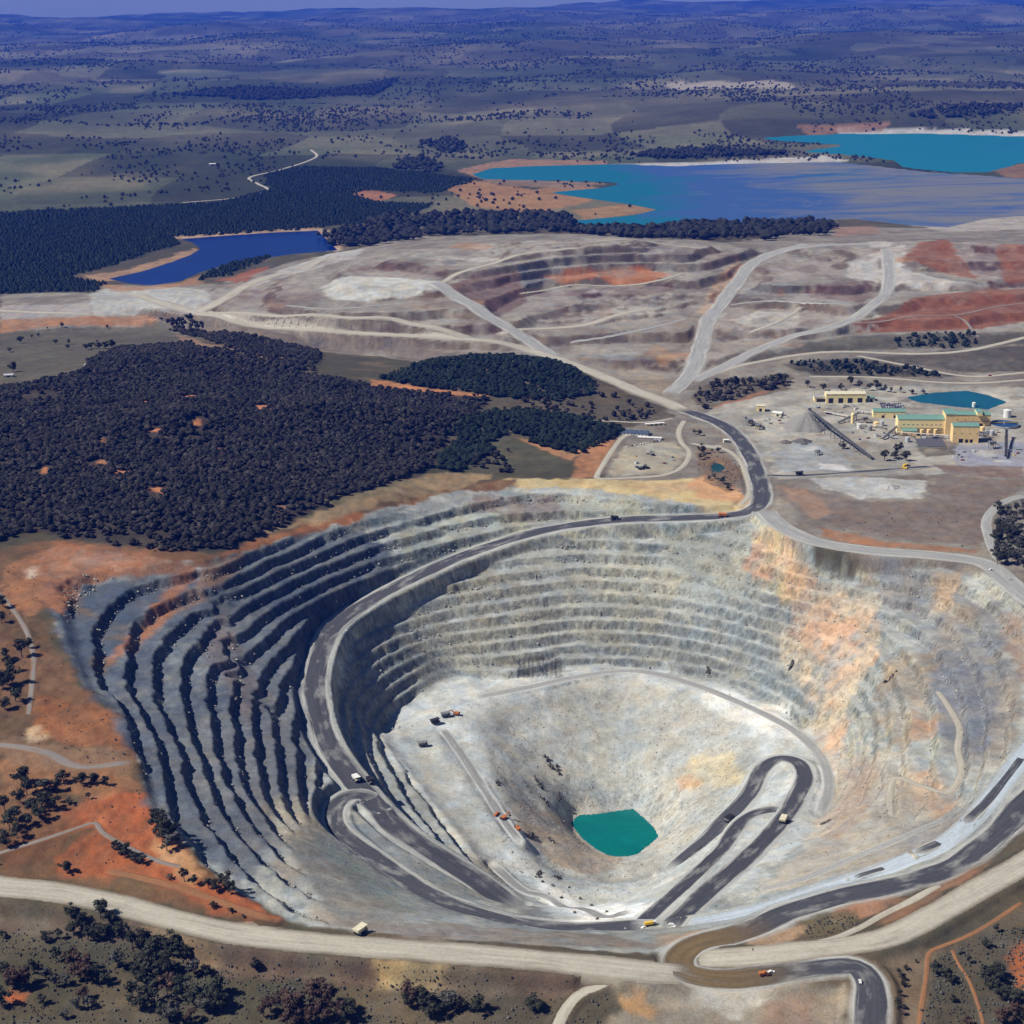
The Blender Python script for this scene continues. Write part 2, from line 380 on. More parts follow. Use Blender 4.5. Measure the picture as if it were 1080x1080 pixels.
# a slumped, jumbled band runs down the left wall
SLUMP = zone([(205,595),(235,600),(262,690),(290,730),(265,740),(235,700),(205,650)], np.array([34,28,-20,-44,-40,-14,10.]), 14, 10, 3)
zz = VZ + 1.9 * ruck + 0.8 * fbm(VX, VY, 15, 2, 71) + SLUMP * 9 * fbm(VX, VY, 28, 3, 72)
_gy, _gx = np.gradient(VZ)
_bs = np.hypot(_gx / (RW[:, None] * np.gradient(SC)[None, :]), _gy / np.gradient(ROWS)[:, None])
for _k in range(6):                                          # overall wall angle, smoothed
    _bs = 0.25 * (np.roll(_bs, 2, 0) + np.roll(_bs, -2, 0) + np.roll(_bs, 2, 1) + np.roll(_bs, -2, 1))
k = np.floor(zz / STEP); f = zz / STEP - k
BW = 5.6 + 2.6 * T_FAR * (1 - T_LEFT)
berm = np.clip(1 - BW * _bs / STEP + 0.06 * fbm(VX + 3000 * k, VY, 120, 2, 73), 0.25, 0.78)     # share of each lift that is flat berm
fl = np.clip((f - berm) / (1 - berm), 0, 1)
prof = 0.05 * np.clip(f / berm, 0, 1) + 0.95 * (fl ** 0.9)
zt = (k + prof) * STEP
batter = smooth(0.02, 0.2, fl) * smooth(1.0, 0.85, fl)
zt += batter * (1.6 * fbm(VX, VY, 16, 2, 74) + 1.7 * (fbm(VX, VY, 6.5, 2, 175))) + 0.45 * fbm(VX, VY, 7, 2, 75)
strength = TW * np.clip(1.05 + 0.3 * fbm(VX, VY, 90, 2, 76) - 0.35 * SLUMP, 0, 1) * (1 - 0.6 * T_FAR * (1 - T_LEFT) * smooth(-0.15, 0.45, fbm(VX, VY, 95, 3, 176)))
VZ = VZ * (1 - strength) + zt * strength
# broken ground elsewhere inside the pit
rough = smooth(0, 25, PITD) * (1 - TW)
VZ += rough * (1.0 * fbm(VX, VY, 45, 3, 77) + 0.25 * fbm(VX, VY, 9, 2, 78))
# tipped lifts of the waste rock dumps
DUMPZ = zone([(90,306),(133,300),(230,300),(300,280),(380,262),(440,250),(620,248),(760,258),(900,256),(1120,250),(1120,345),(1020,352),(900,356),(830,366),(770,384),(735,392),(718,398),(690,396),(640,390),(600,380),(545,380),(480,378),(400,370),(300,360),(210,350),(120,344)], np.array([10,38,52,50,66,100,114,94,80,94,16,16,16,16,8,8,8,8,8,8,8,8,4,4,4,4.]), 60)
zd = VZ + 2.5 * fbm(VX, VY, 110, 3, 170)
kd = np.floor(zd / 17.0); fd = zd / 17.0 - kd
pd = 0.06 * np.clip(fd / 0.72, 0, 1) + 0.94 * np.clip((fd - 0.72) / 0.28, 0, 1)
VZ = VZ + DUMPZ * 0.92 * ((kd + pd) * 17.0 - VZ) + DUMPZ * 1.0 * fbm(VX, VY, 30, 3, 171)
# rills down the crater cone
_cx, _cy = W_LAKE.mean(0)
_ang = np.arctan2(VY - _cy, VX - _cx); _rad = np.hypot(VX - _cx, VY - _cy)
CONE = smooth(330, 200, _rad) * smooth(-178, -190, VZ) * smooth(40, 70, _rad)
VZ += CONE * (0.25 * fbm(_ang * 60, _rad * 0.02, 1.2, 3, 79) + 1.4 * fbm(VX, VY, 26, 4, 80))

# --- road beds cut into the land
def pave(P, half, blend, drop=0.0):
    """P: n x 3 centre line; flattens the land to it"""
    global VZ
    seg = 8
    H = np.full(VX.shape, np.nan); D = np.full(VX.shape, 1e9)
    R = half + blend
    for a in range(0, len(P) - 1, seg):
        Q = P[a:a + seg + 1]
        x0, x1 = Q[:, 0].min() - R, Q[:, 0].max() + R; y0, y1 = Q[:, 1].min() - R, Q[:, 1].max() + R
        j0, j1 = np.searchsorted(ROWS, [y0, y1])
        if j1 <= j0: continue
        w = RW[j0:j1]
        c0 = max(0, int(col_of(x0 / w.max() if x0 > 0 else x0 / w.min())) - 1)
        c1 = min(NC, int(col_of(x1 / w.min() if x1 > 0 else x1 / w.max())) + 3)
        if c1 <= c0: continue
        sx, sy = VX[j0:j1, c0:c1], VY[j0:j1, c0:c1]
        d0 = D[j0:j1, c0:c1]; h0 = H[j0:j1, c0:c1]
        for i in range(len(Q) - 1):
            d, t = segdist(sx, sy, Q[i], Q[i + 1])
            up = d < d0
            d0 = np.where(up, d, d0); h0 = np.where(up, Q[i, 2] + t * (Q[i + 1, 2] - Q[i, 2]), h0)
        D[j0:j1, c0:c1] = d0; H[j0:j1, c0:c1] = h0
    m = D < R
    w = smooth(half + blend, half, D[m])
    VZ[m] = VZ[m] * (1 - w) + (H[m] - drop * (D[m] < half - 3)) * w

def line3(L, step=6.0):
    A = np.array(L, float)
    return resample(at_z(A[:, 0], A[:, 1], A[:, 2]), step)

def ground(x, y):
    """height of the land mesh at any point"""
    x = np.asarray(x, float); y = np.asarray(y, float)
    j = np.clip(np.searchsorted(ROWS, y) - 1, 0, len(ROWS) - 2)
    fy = np.clip((y - ROWS[j]) / (ROWS[j + 1] - ROWS[j]), 0, 1)
    s = np.clip(col_of(x / half_width(y)), 0, NC - 1.001)
    i = s.astype(int); fx = s - i
    return (VZ[j, i] * (1 - fx) + VZ[j, i + 1] * fx) * (1 - fy) + (VZ[j + 1, i] * (1 - fx) + VZ[j + 1, i + 1] * fx) * fy

_T = np.concatenate([np.arange(900, 3200, 4.0), 3200 * 1.0035 ** np.arange(0, 860)])
def at(px, py):
    """the point of the land that is seen at a place of the photograph"""
    px = np.atleast_1d(np.asarray(px, float)); py = np.atleast_1d(np.asarray(py, float))
    d = ray(px, py)
    T = _T[None, :]
    X = d[:, 0:1] * T; Y = d[:, 1:2] * T; Z = CAM_Z + d[:, 2:3] * T
    g = ground(X, Y)
    hit = Z < g
    i = np.where(hit.any(1), hit.argmax(1), len(_T) - 1); i = np.maximum(i, 1)
    n = np.arange(len(px))
    a0 = Z[n, i - 1] - g[n, i - 1]; a1 = Z[n, i] - g[n, i]
    w = np.clip(a0 / np.maximum(a0 - a1, 1e-6), 0, 1)
    t = _T[i - 1] + (_T[i] - _T[i - 1]) * w
    P = d * t[:, None]
    return np.stack([P[:, 0], P[:, 1], ground(P[:, 0], P[:, 1])], -1)

def road_on_land(L, step=8.0, sm=6):
    A = np.array(L, float)
    P = at(A[:, 0], A[:, 1]) if A.shape[1] == 2 else at_z(A[:, 0], A[:, 1], A[:, 2])
    C = resample(P, step)
    if A.shape[1] == 2:
        C[:, 2] = ground(C[:, 0], C[:, 1])
        kz = np.pad(C[:, 2], sm, mode='edge')
        C[:, 2] = np.convolve(kz, np.ones(2 * sm + 1) / (2 * sm + 1), 'valid')
    return C

# (name, label, line, half width m, blend m, style)
ROADS = []
def road(name, label, L, half, blend, style, step=6.0):
    C = road_on_land(L, step)
    pave(C, half, blend, 0.5)
    ROADS.append((name, label, C, half, style))
DK, GR, PALE, TRACK, EARTH, BLUE = 'dark', 'gravel', 'pale', 'track', 'earth', 'blue'
road('haul_road', 'dark haul road spiralling down the left wall of the pit', ROAD_MAIN, 21, 9, DK)
road('haul_road', 'dark haul road turning back on itself and climbing along the near wall', ROAD_LOOP, 17, 7, DK)
road('haul_ramp', 'narrow dark ramp climbing from the crossing beside the pit lake', RAMP_A, 11, 6, DK)
road('haul_ramp', 'dark ramp with a hairpin loop on the right of the pit lake', RAMP_B, 15, 7, DK)
road('haul_road', 'pale blue grey bench road with dark wet patches under the right rim', BENCH_EAST, 15, 8, BLUE)
road('haul_road', 'wide dark haul road along the right rim with a brown hairpin', ROAD_EAST, 19, 8, DK)
road('perimeter_road', 'broad pale gravel road along the near rim of the pit', PERIM, 19, 9, PALE)
road('perimeter_road', 'broad pale gravel road rising beside the right rim haul road', PERIM_E, 17, 8, PALE)
road('gravel_road', 'grey gravel road along the far right rim of the pit', BACK_ROAD, 20, 8, GR)
G = [
 ('gravel_road', 'narrow gravel track between the right haul road and the broad gravel road', [(800,1001),(865,992),(904,981),(930,966),(961,950),(994,931)], 5, PALE),
 ('gravel_track', 'pale dirt track running down to the grassland from the near perimeter road', [(664,1021),(645,1028),(630,1036),(612,1050),(597,1066),(588,1084),(580,1105)], 7, PALE),
 ('gravel_road', 'grey gravel road past the dark trees right of the pit', [(1085,522),(1062,528),(1047,538),(1040,552),(1045,573),(1054,592)], 9, GR),
 ('dump_road', 'long pale road along the foot of the grey waste rock terraces', [(133,310),(160,317),(200,328),(250,340),(300,347),(360,350),(427,353),(493,358),(547,367),(577,375),(600,383),(643,400),(673,413),(700,423),(722,433)], 21, PALE),
 ('dump_road', 'pale road on the second terrace of the grey waste rock dump', [(213,330),(267,331),(360,334),(410,335),(443,343),(477,352),(500,357)], 18, PALE),
 ('dump_road', 'wide diagonal gravel road across the waste rock dump', [(455,297),(480,313),(510,331),(540,350),(565,366),(587,378)], 22, GR),
 ('dump_road', 'pale road along the crest above the orange waste rock bowl', [(465,298),(480,290),(500,283),(533,273),(573,265),(613,261)], 10, PALE),
 ('dump_road', 'winding pale road below the orange waste rock bowl', [(523,354),(553,348),(610,344),(637,337),(670,328),(693,325)], 13, PALE),
 ('dump_road', 'pale road from the waste rock terraces to the blue reservoir', [(205,331),(233,317),(260,301),(290,290),(327,280),(353,270)], 20, PALE),
 ('dump_road', 'flat pale road leaving the left end of the waste rock terraces', [(-20,327),(0,328),(50,330),(97,332)], 13, PALE),
 ('dump_road', 'wide grey road climbing the right hand waste rock dump', [(706,416),(720,404),(733,383),(743,350),(750,333),(770,307),(790,281),(820,266),(870,259),(920,257)], 22, GR),
 ('dump_road', 'grey road curving up between the red dump and the grey dump', [(728,403),(787,375),(830,358),(870,347),(907,333),(927,317),(937,300),(937,277),(934,262)], 17, GR),
 ('gravel_road', 'pale gravel road below the red earth dump', [(740,399),(787,384),(853,373),(903,371),(970,373),(1020,370),(1053,363),(1090,354)], 10, PALE),
 ('gravel_road', 'pale gravel road above the processing plant trees', [(903,375),(953,385),(1003,395),(1037,397),(1090,392)], 7, PALE),
 ('gravel_road', 'light gravel road behind the processing plant', [(853,397),(920,398),(987,403),(1037,404),(1090,400)], 7, PALE),
 ('plant_road', 'dark road from the haul road into the processing plant', [(806,502),(840,502),(880,500),(905,498),(930,496),(960,494),(985,492)], 8, DK),
 ('gravel_road', 'pale road round the fenced equipment lot', [(722,443),(716,455),(719,467),(727,478),(720,492),(700,501),(667,504),(633,505),(630,501),(638,487),(655,463),(668,457)], 6, PALE),
 ('gravel_road', 'pale road round the little pond beside the haul road', [(727,467),(750,472),(767,475),(780,486),(788,505),(790,522),(780,534)], 6, PALE),
 ('gravel_track', 'light dirt track through the woodland behind the pit', [(562,440),(600,442),(640,444),(680,446),(712,441)], 5, PALE),
 ('gravel_track', 'winding cream track on the right wall of the pit', [(988,728),(1000,745),(1012,768),(1010,790),(1014,815),(1000,833),(975,832),(955,820),(942,826),(938,845),(940,858)], 5, PALE),
 ('farm_road', 'thin white road winding through the farmland beyond the plantation', [(328,158),(333,166),(300,178),(264,187),(272,194),(282,200),(265,206),(240,210),(190,214)], 9, PALE),
 ('earth_track', 'orange dirt track beside the perimeter road', [(110,918),(150,926),(180,934),(215,945),(250,958),(288,972)], 6, EARTH),
 ('earth_track', 'grey dirt track crossing the bare orange ground', [(-10,903),(25,893),(60,880),(88,870),(100,866),(110,880),(140,896),(170,910),(195,915)], 4, TRACK),
 ('earth_track', 'bluish gravel lane at the left edge below the pit wall', [(-20,785),(20,787),(50,795),(80,808),(110,808),(140,803)], 8, TRACK),
 ('earth_track', 'worn dirt track climbing the orange slope left of the pit', [(30,755),(34,720),(35,690),(25,660),(5,632),(-10,620)], 4, TRACK),
 ('earth_track', 'orange dirt track in the scrub outside the right perimeter road', [(1080,950),(1050,970),(1020,988),(995,997),(980,1005),(977,1030),(972,1060),(968,1085)], 3, EARTH),
 ('earth_track', 'narrow orange track through the scrub at the lower right', [(1003,998),(1010,1015),(1022,1035),(1030,1055),(1038,1085)], 2.2, EARTH),
]
G += [
 ('floor_track', 'dusty grey lane worn along the left of the pit floor', [(466,768),(484,792),(506,826),(532,866),(548,888)], 7, 'dust'),
 ('floor_track', 'pale bench road curving round the far side of the pit floor', [(500,736),(560,724),(620,712),(670,708),(730,722),(790,746),(838,772),(866,800),(874,830),(866,858)], 8, GR),
 ('floor_track', 'worn haul lane along the white rubble below the pit lake', [(520,912),(550,938),(585,955),(630,963),(668,960)], 7, 'dust'),
 ('floor_track', 'narrow graded berm track down the pale right slope', [(1000,862),(950,884),(900,905),(850,925),(800,942)], 5, GR),
]
G += [
 ('haul_road', 'dark wet strip on the upper part of the pale bench road', [(1092,786),(1080,797),(1062,820),(1040,847),(1019,868)], 8, DK),
 ('haul_road', 'short dark wet strip lower down the pale bench road', [(1012,875),(990,889),(966,902)], 7, DK),
 ('haul_road', 'last dark wet patch before the pale bench road joins the crossing', [(955,908),(930,917),(900,928)], 5, DK),
 ('dump_track', 'thin pale track along the floor of the orange waste rock bowl', [(548,310),(600,301),(650,302),(700,294),(722,288)], 6, PALE),
 ('dump_track', 'thin pale track over the top of the grey dump behind the orange bowl', [(560,258),(620,255),(680,254),(740,262)], 6, PALE),
 ('dump_track', 'thin track crossing the terrace above the diagonal dump road', [(300,322),(350,326),(400,322),(445,318)], 6, GR),
 ('dump_track', 'thin pale track on the middle of the right hand dump', [(770,322),(810,318),(850,320),(900,322)], 6, GR),
 ('dump_track', 'thin pale track below the middle of the right hand dump', [(790,352),(815,342),(838,330),(845,322)], 7, PALE),
 ('dump_track', 'pale track across the red earth dump', [(905,340),(960,334),(1010,332),(1050,324),(1095,318)], 5, TRACK),
 ('dump_track', 'short track running down the red earth dump', [(1004,332),(1020,342),(1032,356)], 5, TRACK),
 ('dump_track', 'thin track climbing the grey slope beside the wide dump road', [(600,362),(650,354),(695,344),(725,336)], 6, GR),
]
for nm, lb, L, hw, stl in G:
    road(nm, lb, L, hw, max(5, hw * 0.6), stl, 7.0)

# beds of the lakes
for P, z in ((W_RES, -13), (W_TA, -16), (W_TB, -16), (W_PROC, 1), (W_SMALL, 1), (W_LAKE, -268)):
    sz = max(np.ptp(P[:, 0]), np.ptp(P[:, 1])); mg = min(140.0, sz * 0.12)
    b = (VX > P[:, 0].min() - mg) & (VX < P[:, 0].max() + mg) & (VY > P[:, 1].min() - mg) & (VY < P[:, 1].max() + mg)
    x, y = VX[b], VY[b]
    s = poly_sdf(x, y, P)
    lo = smooth(-mg, mg * 0.25, s)
    bed = np.where(s > 0, z - np.minimum(3.0, 0.5 + s * 0.1), z + np.minimum(3.0, -s * 0.06 + 0.3))
    VZ[b] = VZ[b] * (1 - lo) + bed * lo
# ------------------------------------------------------------------ what the ground is made of (albedo per point of the land)
COL = np.empty(VX.shape + (3,), np.float32)
ROCK = np.zeros(VX.shape, np.float32)       # bare rock / rubble, for the fine grain of the material
K = 0.80
def C(r, g, b): return srgb(r, g, b, K)
n1 = fbm(VX, VY, 420, 4, 100); n2 = fbm(VX, VY, 90, 4, 101); n3 = fbm(VX, VY, 22, 3, 102)
def mix3(a, b, w): return a * (1 - w[..., None]) + b * w[..., None]
# dry grassland, then far paddocks
g = mix3(C(92,84,68) * np.ones(3), C(80,77,60), smooth(-0.5, 0.6, n1))
g = mix3(g, C(108,94,74), smooth(0.1, 0.9, n2))
fx, fy = VX + 260 * fbm(VX, VY, 1500, 2, 110), VY + 260 * fbm(VX, VY, 1500, 2, 111)
cell = _hash(np.floor(fx / 620), np.floor(fy / 900), 9)
p1 = fbm(VX, VY, 2400, 4, 112); p2 = fbm(VX, VY * 0.6, 600, 4, 113)
ff = mix3(C(116,114,88) * np.ones(3), C(88,96,70), smooth(-0.3, 0.7, p1))
ff = mix3(ff, C(136,128,98), smooth(0.2, 0.9, p2) * 0.7)
ff = ff * (0.30 + 0.55 * cell ** 2 + 0.2 * smooth(-0.6, 0.8, p2))[..., None]
COL[:] = mix3(g, ff, smooth(4500, 7000, VY))

def paint(pts, rgb, a=1.0, soft=6.0, warp=8.0, mott=0.3, seed=0, rock=None, rgb2=None):
    A = np.array(pts, float)
    P = at(A[:, 0], A[:, 1])[:, :2]
    m = soft + warp * 1.5 + 5
    j0, j1 = np.searchsorted(ROWS, [P[:, 1].min() - m, P[:, 1].max() + m])
    sl = slice(j0, j1)
    x, y = VX[sl], VY[sl]
    b = (x > P[:, 0].min() - m) & (x < P[:, 0].max() + m)
    x, y = x[b], y[b]
    if x.size == 0: return
    seed = seed or int(abs(P[0, 0] * 7 + P[0, 1] * 3)) % 5000
    xw = x + warp * fbm(x, y, max(warp * 2.5, 8), 4, seed); yw = y + warp * fbm(x, y, max(warp * 2.5, 8), 4, seed + 50)
    w = smooth(-soft, soft, poly_sdf(xw, yw, P)) * a
    if mott: w = w * np.clip(1 - mott * (0.5 + 0.8 * fbm(x, y, 40, 4, seed + 90) + 0.6 * fbm(x, y * 0.6, 11, 3, seed + 91)), 0, 1)
    c = C(*rgb) * np.ones((x.size, 3))
    if rgb2 is not None:
        c = mix3(c, C(*rgb2), smooth(-0.35, 0.5, fbm(x, y, 60, 4, seed + 120)))
    t = COL[sl]; v = t[b]; t[b] = mix3(v, c, w)
    if rock is not None:
        t = ROCK[sl]; v = t[b]; t[b] = v * (1 - w) + rock * w

def ell(cx, cy, rx, ry, n=10):
    return [(cx + rx * math.cos(2 * math.pi * i / n), cy + ry * math.sin(2 * math.pi * i / n)) for i in range(n)]

# --- disturbed mine land
paint([(0,302),(90,304),(133,300),(230,300),(300,278),(380,262),(440,249),(620,247),(760,256),(880,240),(1010,240),(1215,225),(1215,420),(1215,640),(1060,640),(820,560),(690,520),(640,505),(655,460),(700,428),(640,404),(600,387),(545,386),(480,383),(400,376),(300,366),(210,356),(120,350),(0,350)], (146,140,128), 1, 10, 14, 0.15, rock=0.6, rgb2=(128,120,110))
for z in [
 ([(97,308),(133,302),(215,306),(225,325),(205,331),(160,325),(97,333)], (168,168,163)),
 ([(0,322),(97,318),(97,334),(0,337)], (160,155,150)),
 ([(200,330),(300,349),(480,362),(545,370),(540,383),(480,380),(400,372),(300,362),(210,352)], (122,110,100)),
 ([(260,338),(360,340),(470,354),(440,354),(300,346)], (140,136,128)),
 ([(225,318),(260,303),(330,302),(345,316),(300,326),(230,328)], (126,110,102)),
 ([(235,312),(290,288),(345,268),(385,262),(375,272),(300,292),(265,303)], (180,178,172)),
 ([(338,303),(352,295),(400,292),(468,298),(460,306),(430,314),(385,318),(350,316)], (186,186,178)),
 ([(365,286),(395,276),(450,280),(475,290),(420,293),(380,292)], (112,92,86)),
 ([(420,320),(445,305),(468,308),(490,325),(450,330)], (138,118,98)),
 ([(473,300),(500,288),(547,286),(556,318),(527,333),(497,318)], (104,78,74)),
 ([(545,279),(600,268),(607,284),(572,300),(553,303)], (84,88,98)),
 ([(607,268),(640,262),(693,258),(722,264),(735,276),(700,283),(640,281),(610,285)], (92,84,84)),
 ([(573,291),(600,284),(620,282),(642,286),(622,294),(590,299)], (186,108,62)),
 ([(636,284),(680,282),(708,289),(690,297),(650,301),(633,293)], (186,110,66)),
 ([(557,304),(640,303),(707,297),(712,306),(680,312),(567,313)], (104,76,74)),
 ([(563,315),(640,316),(707,312),(712,322),(690,341),(600,344),(560,338)], (150,142,132)),
 ([(627,328),(665,323),(697,325),(690,333),(660,338)], (182,178,166)),
 ([(483,333),(520,338),(545,350),(520,354),(480,345)], (116,96,92)),
 ([(580,350),(640,346),(690,345),(712,348),(690,364),(620,368)], (132,122,112)),
 ([(637,374),(672,371),(668,380),(640,381)], (150,158,162)),
 ([(672,378),(700,352),(728,332),(745,335),(736,368),(715,390),(688,392)], (124,108,90)),
 ([(680,372),(694,362),(716,380),(700,388)], (160,122,78)),
 ([(640,385),(690,390),(712,400),(700,418),(668,405)], (150,135,115)),
 ([(735,330),(755,296),(778,270),(786,280),(760,312),(748,334)], (190,150,110)),
 ([(897,277),(935,262),(955,258),(952,282),(1007,297),(1042,303),(973,306),(927,298),(893,293)], (180,175,168)),
 ([(793,284),(890,268),(892,292),(800,301)], (146,132,122)),
 ([(847,300),(923,296),(915,320),(853,314)], (112,82,78)),
 ([(790,304),(850,297),(840,314),(782,314)], (112,112,114)),
 ([(752,345),(780,322),(850,320),(905,322),(890,340),(830,352),(775,372),(745,392),(740,380)], (144,130,118)),
 ([(770,338),(800,328),(845,330),(840,345),(800,352)], (182,178,168)),
 ([(790,336),(815,333),(812,341),(794,343)], (130,126,118)),
 ([(898,341),(925,336),(950,326),(962,314),(1040,304),(1215,306),(1215,332),(1080,338),(1030,347),(960,350),(905,350)], (148,84,48)),
 ([(968,257),(997,252),(1008,268),(1032,294),(1005,291),(953,273)], (150,88,50)),
 ([(1007,264),(1080,258),(1215,262),(1215,300),(1040,301)], (116,90,84)),
 ([(1050,262),(1085,258),(1100,300),(1060,297)], (138,80,62)),
 ([(775,384),(850,363),(907,354),(1020,351),(1215,340),(1215,352),(1033,366),(907,369),(820,376)], (84,80,68)),
 ([(913,377),(1080,364),(1215,360),(1215,388),(1020,393)], (84,78,68)),
 ([(820,384),(900,377),(1017,397),(860,397)], (74,70,58)),
 ([(752,402),(837,395),(832,410),(775,424),(745,432),(727,420)], (96,86,70)),
 ([(752,430),(800,414),(815,412),(770,432)], (160,112,84)),
]:
    paint(z[0], z[1], 0.95, 5, 8, 0.25, rock=0.6)
# tip faces: shading painted darker by slope, flats paler, plus streaks of different rock
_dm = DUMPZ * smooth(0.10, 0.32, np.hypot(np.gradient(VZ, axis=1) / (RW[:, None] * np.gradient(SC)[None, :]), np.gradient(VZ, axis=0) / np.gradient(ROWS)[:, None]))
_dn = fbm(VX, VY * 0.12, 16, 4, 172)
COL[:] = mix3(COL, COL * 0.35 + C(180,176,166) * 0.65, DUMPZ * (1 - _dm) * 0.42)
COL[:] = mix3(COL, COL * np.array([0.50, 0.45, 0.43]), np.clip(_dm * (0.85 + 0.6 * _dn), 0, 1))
_dn2 = fbm(VX, VY * 0.6, 60, 4, 173)
COL[:] = mix3(COL, C(168,162,152) * np.ones(3), DUMPZ * smooth(0.25, 0.7, _dn2) * 0.45)
COL[:] = mix3(COL, C(96,78,74) * np.ones(3), DUMPZ * smooth(0.2, 0.7, -_dn2) * 0.4)
for z in [
 ([(898,341),(925,336),(950,326),(962,314),(1040,304),(1215,306),(1215,332),(1080,338),(1030,347),(960,350),(905,350)], (128,80,54), 0.85),
 ([(968,257),(997,252),(1008,268),(1032,294),(1005,291),(953,273)], (132,84,58), 0.85),
 ([(1050,262),(1085,258),(1100,300),(1060,297)], (140,92,64), 0.7),
 ([(573,291),(600,284),(620,282),(642,286),(622,294),(590,299)], (168,112,72), 0.7),
 ([(636,284),(680,282),(708,289),(690,297),(650,301),(633,293)], (170,114,74), 0.7),
 ([(473,300),(500,288),(547,286),(556,318),(527,333),(497,318)], (108,84,78), 0.7),
 ([(338,303),(352,295),(400,292),(468,298),(460,306),(430,314),(385,318),(350,316)], (196,196,188), 0.8),
 ([(897,277),(935,262),(955,258),(952,282),(1007,297),(1042,303),(973,306),(927,298),(893,293)], (190,186,178), 0.8),
 ([(97,308),(133,302),(215,306),(225,325),(205,331),(160,325),(97,333)], (180,180,174), 0.7)]:
    paint(z[0], z[1], z[2], 6, 10, 0.3, rock=0.5)
# --- plant ground
paint([(735,440),(770,425),(830,412),(960,407),(1215,407),(1215,500),(990,500),(820,506),(800,480),(780,455)], (178,174,162), 1, 6, 6, 0.25, rgb2=(152,148,138), rock=0.4)
for z in [
 ([(812,478),(850,463),(885,480),(903,494),(830,498)], (158,162,164)),
 ([(862,488),(900,492),(898,497),(866,494)], (205,205,205)),
 ([(853,505),(900,503),(977,507),(973,526),(907,526),(870,515)], (188,188,184)),
 ([(817,512),(850,516),(907,529),(975,529),(992,500),(1040,505),(1085,508),(1040,545),(1035,576),(920,566),(850,545),(825,528)], (124,110,100)),
 ([(820,512),(850,516),(880,540),(860,548),(838,530)], (150,124,104)),
 ([(866,556),(930,570),(1035,580),(1028,584),(920,576),(868,566)], (158,112,78)),
 ([(1005,470),(1080,465),(1100,495),(1010,492)], (150,152,164)),
 ([(968,455),(992,453),(1000,468),(970,470)], (110,108,112)),
 ([(965,466),(1010,466),(1005,480),(975,482)], (98,92,80)),
 ([(985,490),(1080,492),(1080,505),(1000,500)], (128,108,98)),
]:
    paint(z[0], z[1], 0.95, 4, 5, 0.2)
# --- mid ground between forest and plant
for z in [
 ([(560,408),(640,412),(700,430),(715,440),(660,448),(560,440),(520,425)], (92,84,68)),
 ([(650,472),(712,465),(724,480),(706,499),(645,503),(638,496)], (174,167,148)),
 ([(655,465),(664,462),(640,500),(632,501)], (120,112,104)),
 ([(610,482),(630,458),(652,461),(632,501),(603,507),(606,492)], (178,126,86)),
 ([(500,512),(540,505),(605,505),(700,507),(748,504),(792,528),(803,538),(690,537),(600,530),(530,533),(490,530)], (204,182,134)),
 ([(650,512),(720,508),(745,515),(700,522)], (190,160,120)),
 ([(722,512),(745,500),(785,520),(792,533),(740,526)], (206,156,112)),
 ([(735,470),(765,478),(785,500),(770,520),(745,510),(735,490)], (128,104,82)),
 ([(520,464),(553,458),(600,483),(610,495),(545,499),(515,485)], (86,84,64)),
 ([(545,462),(570,466),(600,478),(625,462),(637,460),(615,478),(600,486)], (180,132,92)),
 ([(392,400),(430,405),(517,417),(515,420),(420,412),(390,407)], (190,128,82)),
 ([(0,350),(110,345),(170,338),(225,356),(150,368),(100,390),(0,408)], (96,92,78)),
 ([(0,337),(60,335),(110,333),(150,332),(170,338),(100,343),(40,345),(0,352)], (165,120,85)),
 ([(252,366),(280,368),(302,378),(300,386),(270,380)], (206,168,116)),
 ([(185,352),(215,362),(250,368),(245,374),(190,360)], (150,120,95)),
]:
    paint(z[0], z[1], 0.95, 5, 6, 0.25, rock=0.2)
# --- forest floor and its bare clearings
FOREST = [(-140,420),(0,410),(100,388),(180,368),(260,374),(330,396),(392,408),(440,414),(515,420),(500,436),(470,462),(455,492),(420,508),(330,540),(262,568),(232,580),(170,583),(100,572),(40,560),(-60,585),(-140,600)]
paint(FOREST, (66,58,52), 1, 8, 10, 0.2)
for cx, cy in ((120,428),(156,425),(200,419),(110,466),(162,457),(210,446),(234,475),(104,489),(47,495),(130,500),(164,518),(72,470),(275,430)):
    paint(ell(cx, cy, 7, 3.2), (200,132,88), 1, 4, 16, 0.35)
_cr = random.Random(3)
for _i in range(34):
    paint(ell(_cr.uniform(20, 400), _cr.uniform(415, 545), _cr.uniform(3, 6), 2.2), (150,116,92), 0.9, 4, 14, 0.3)
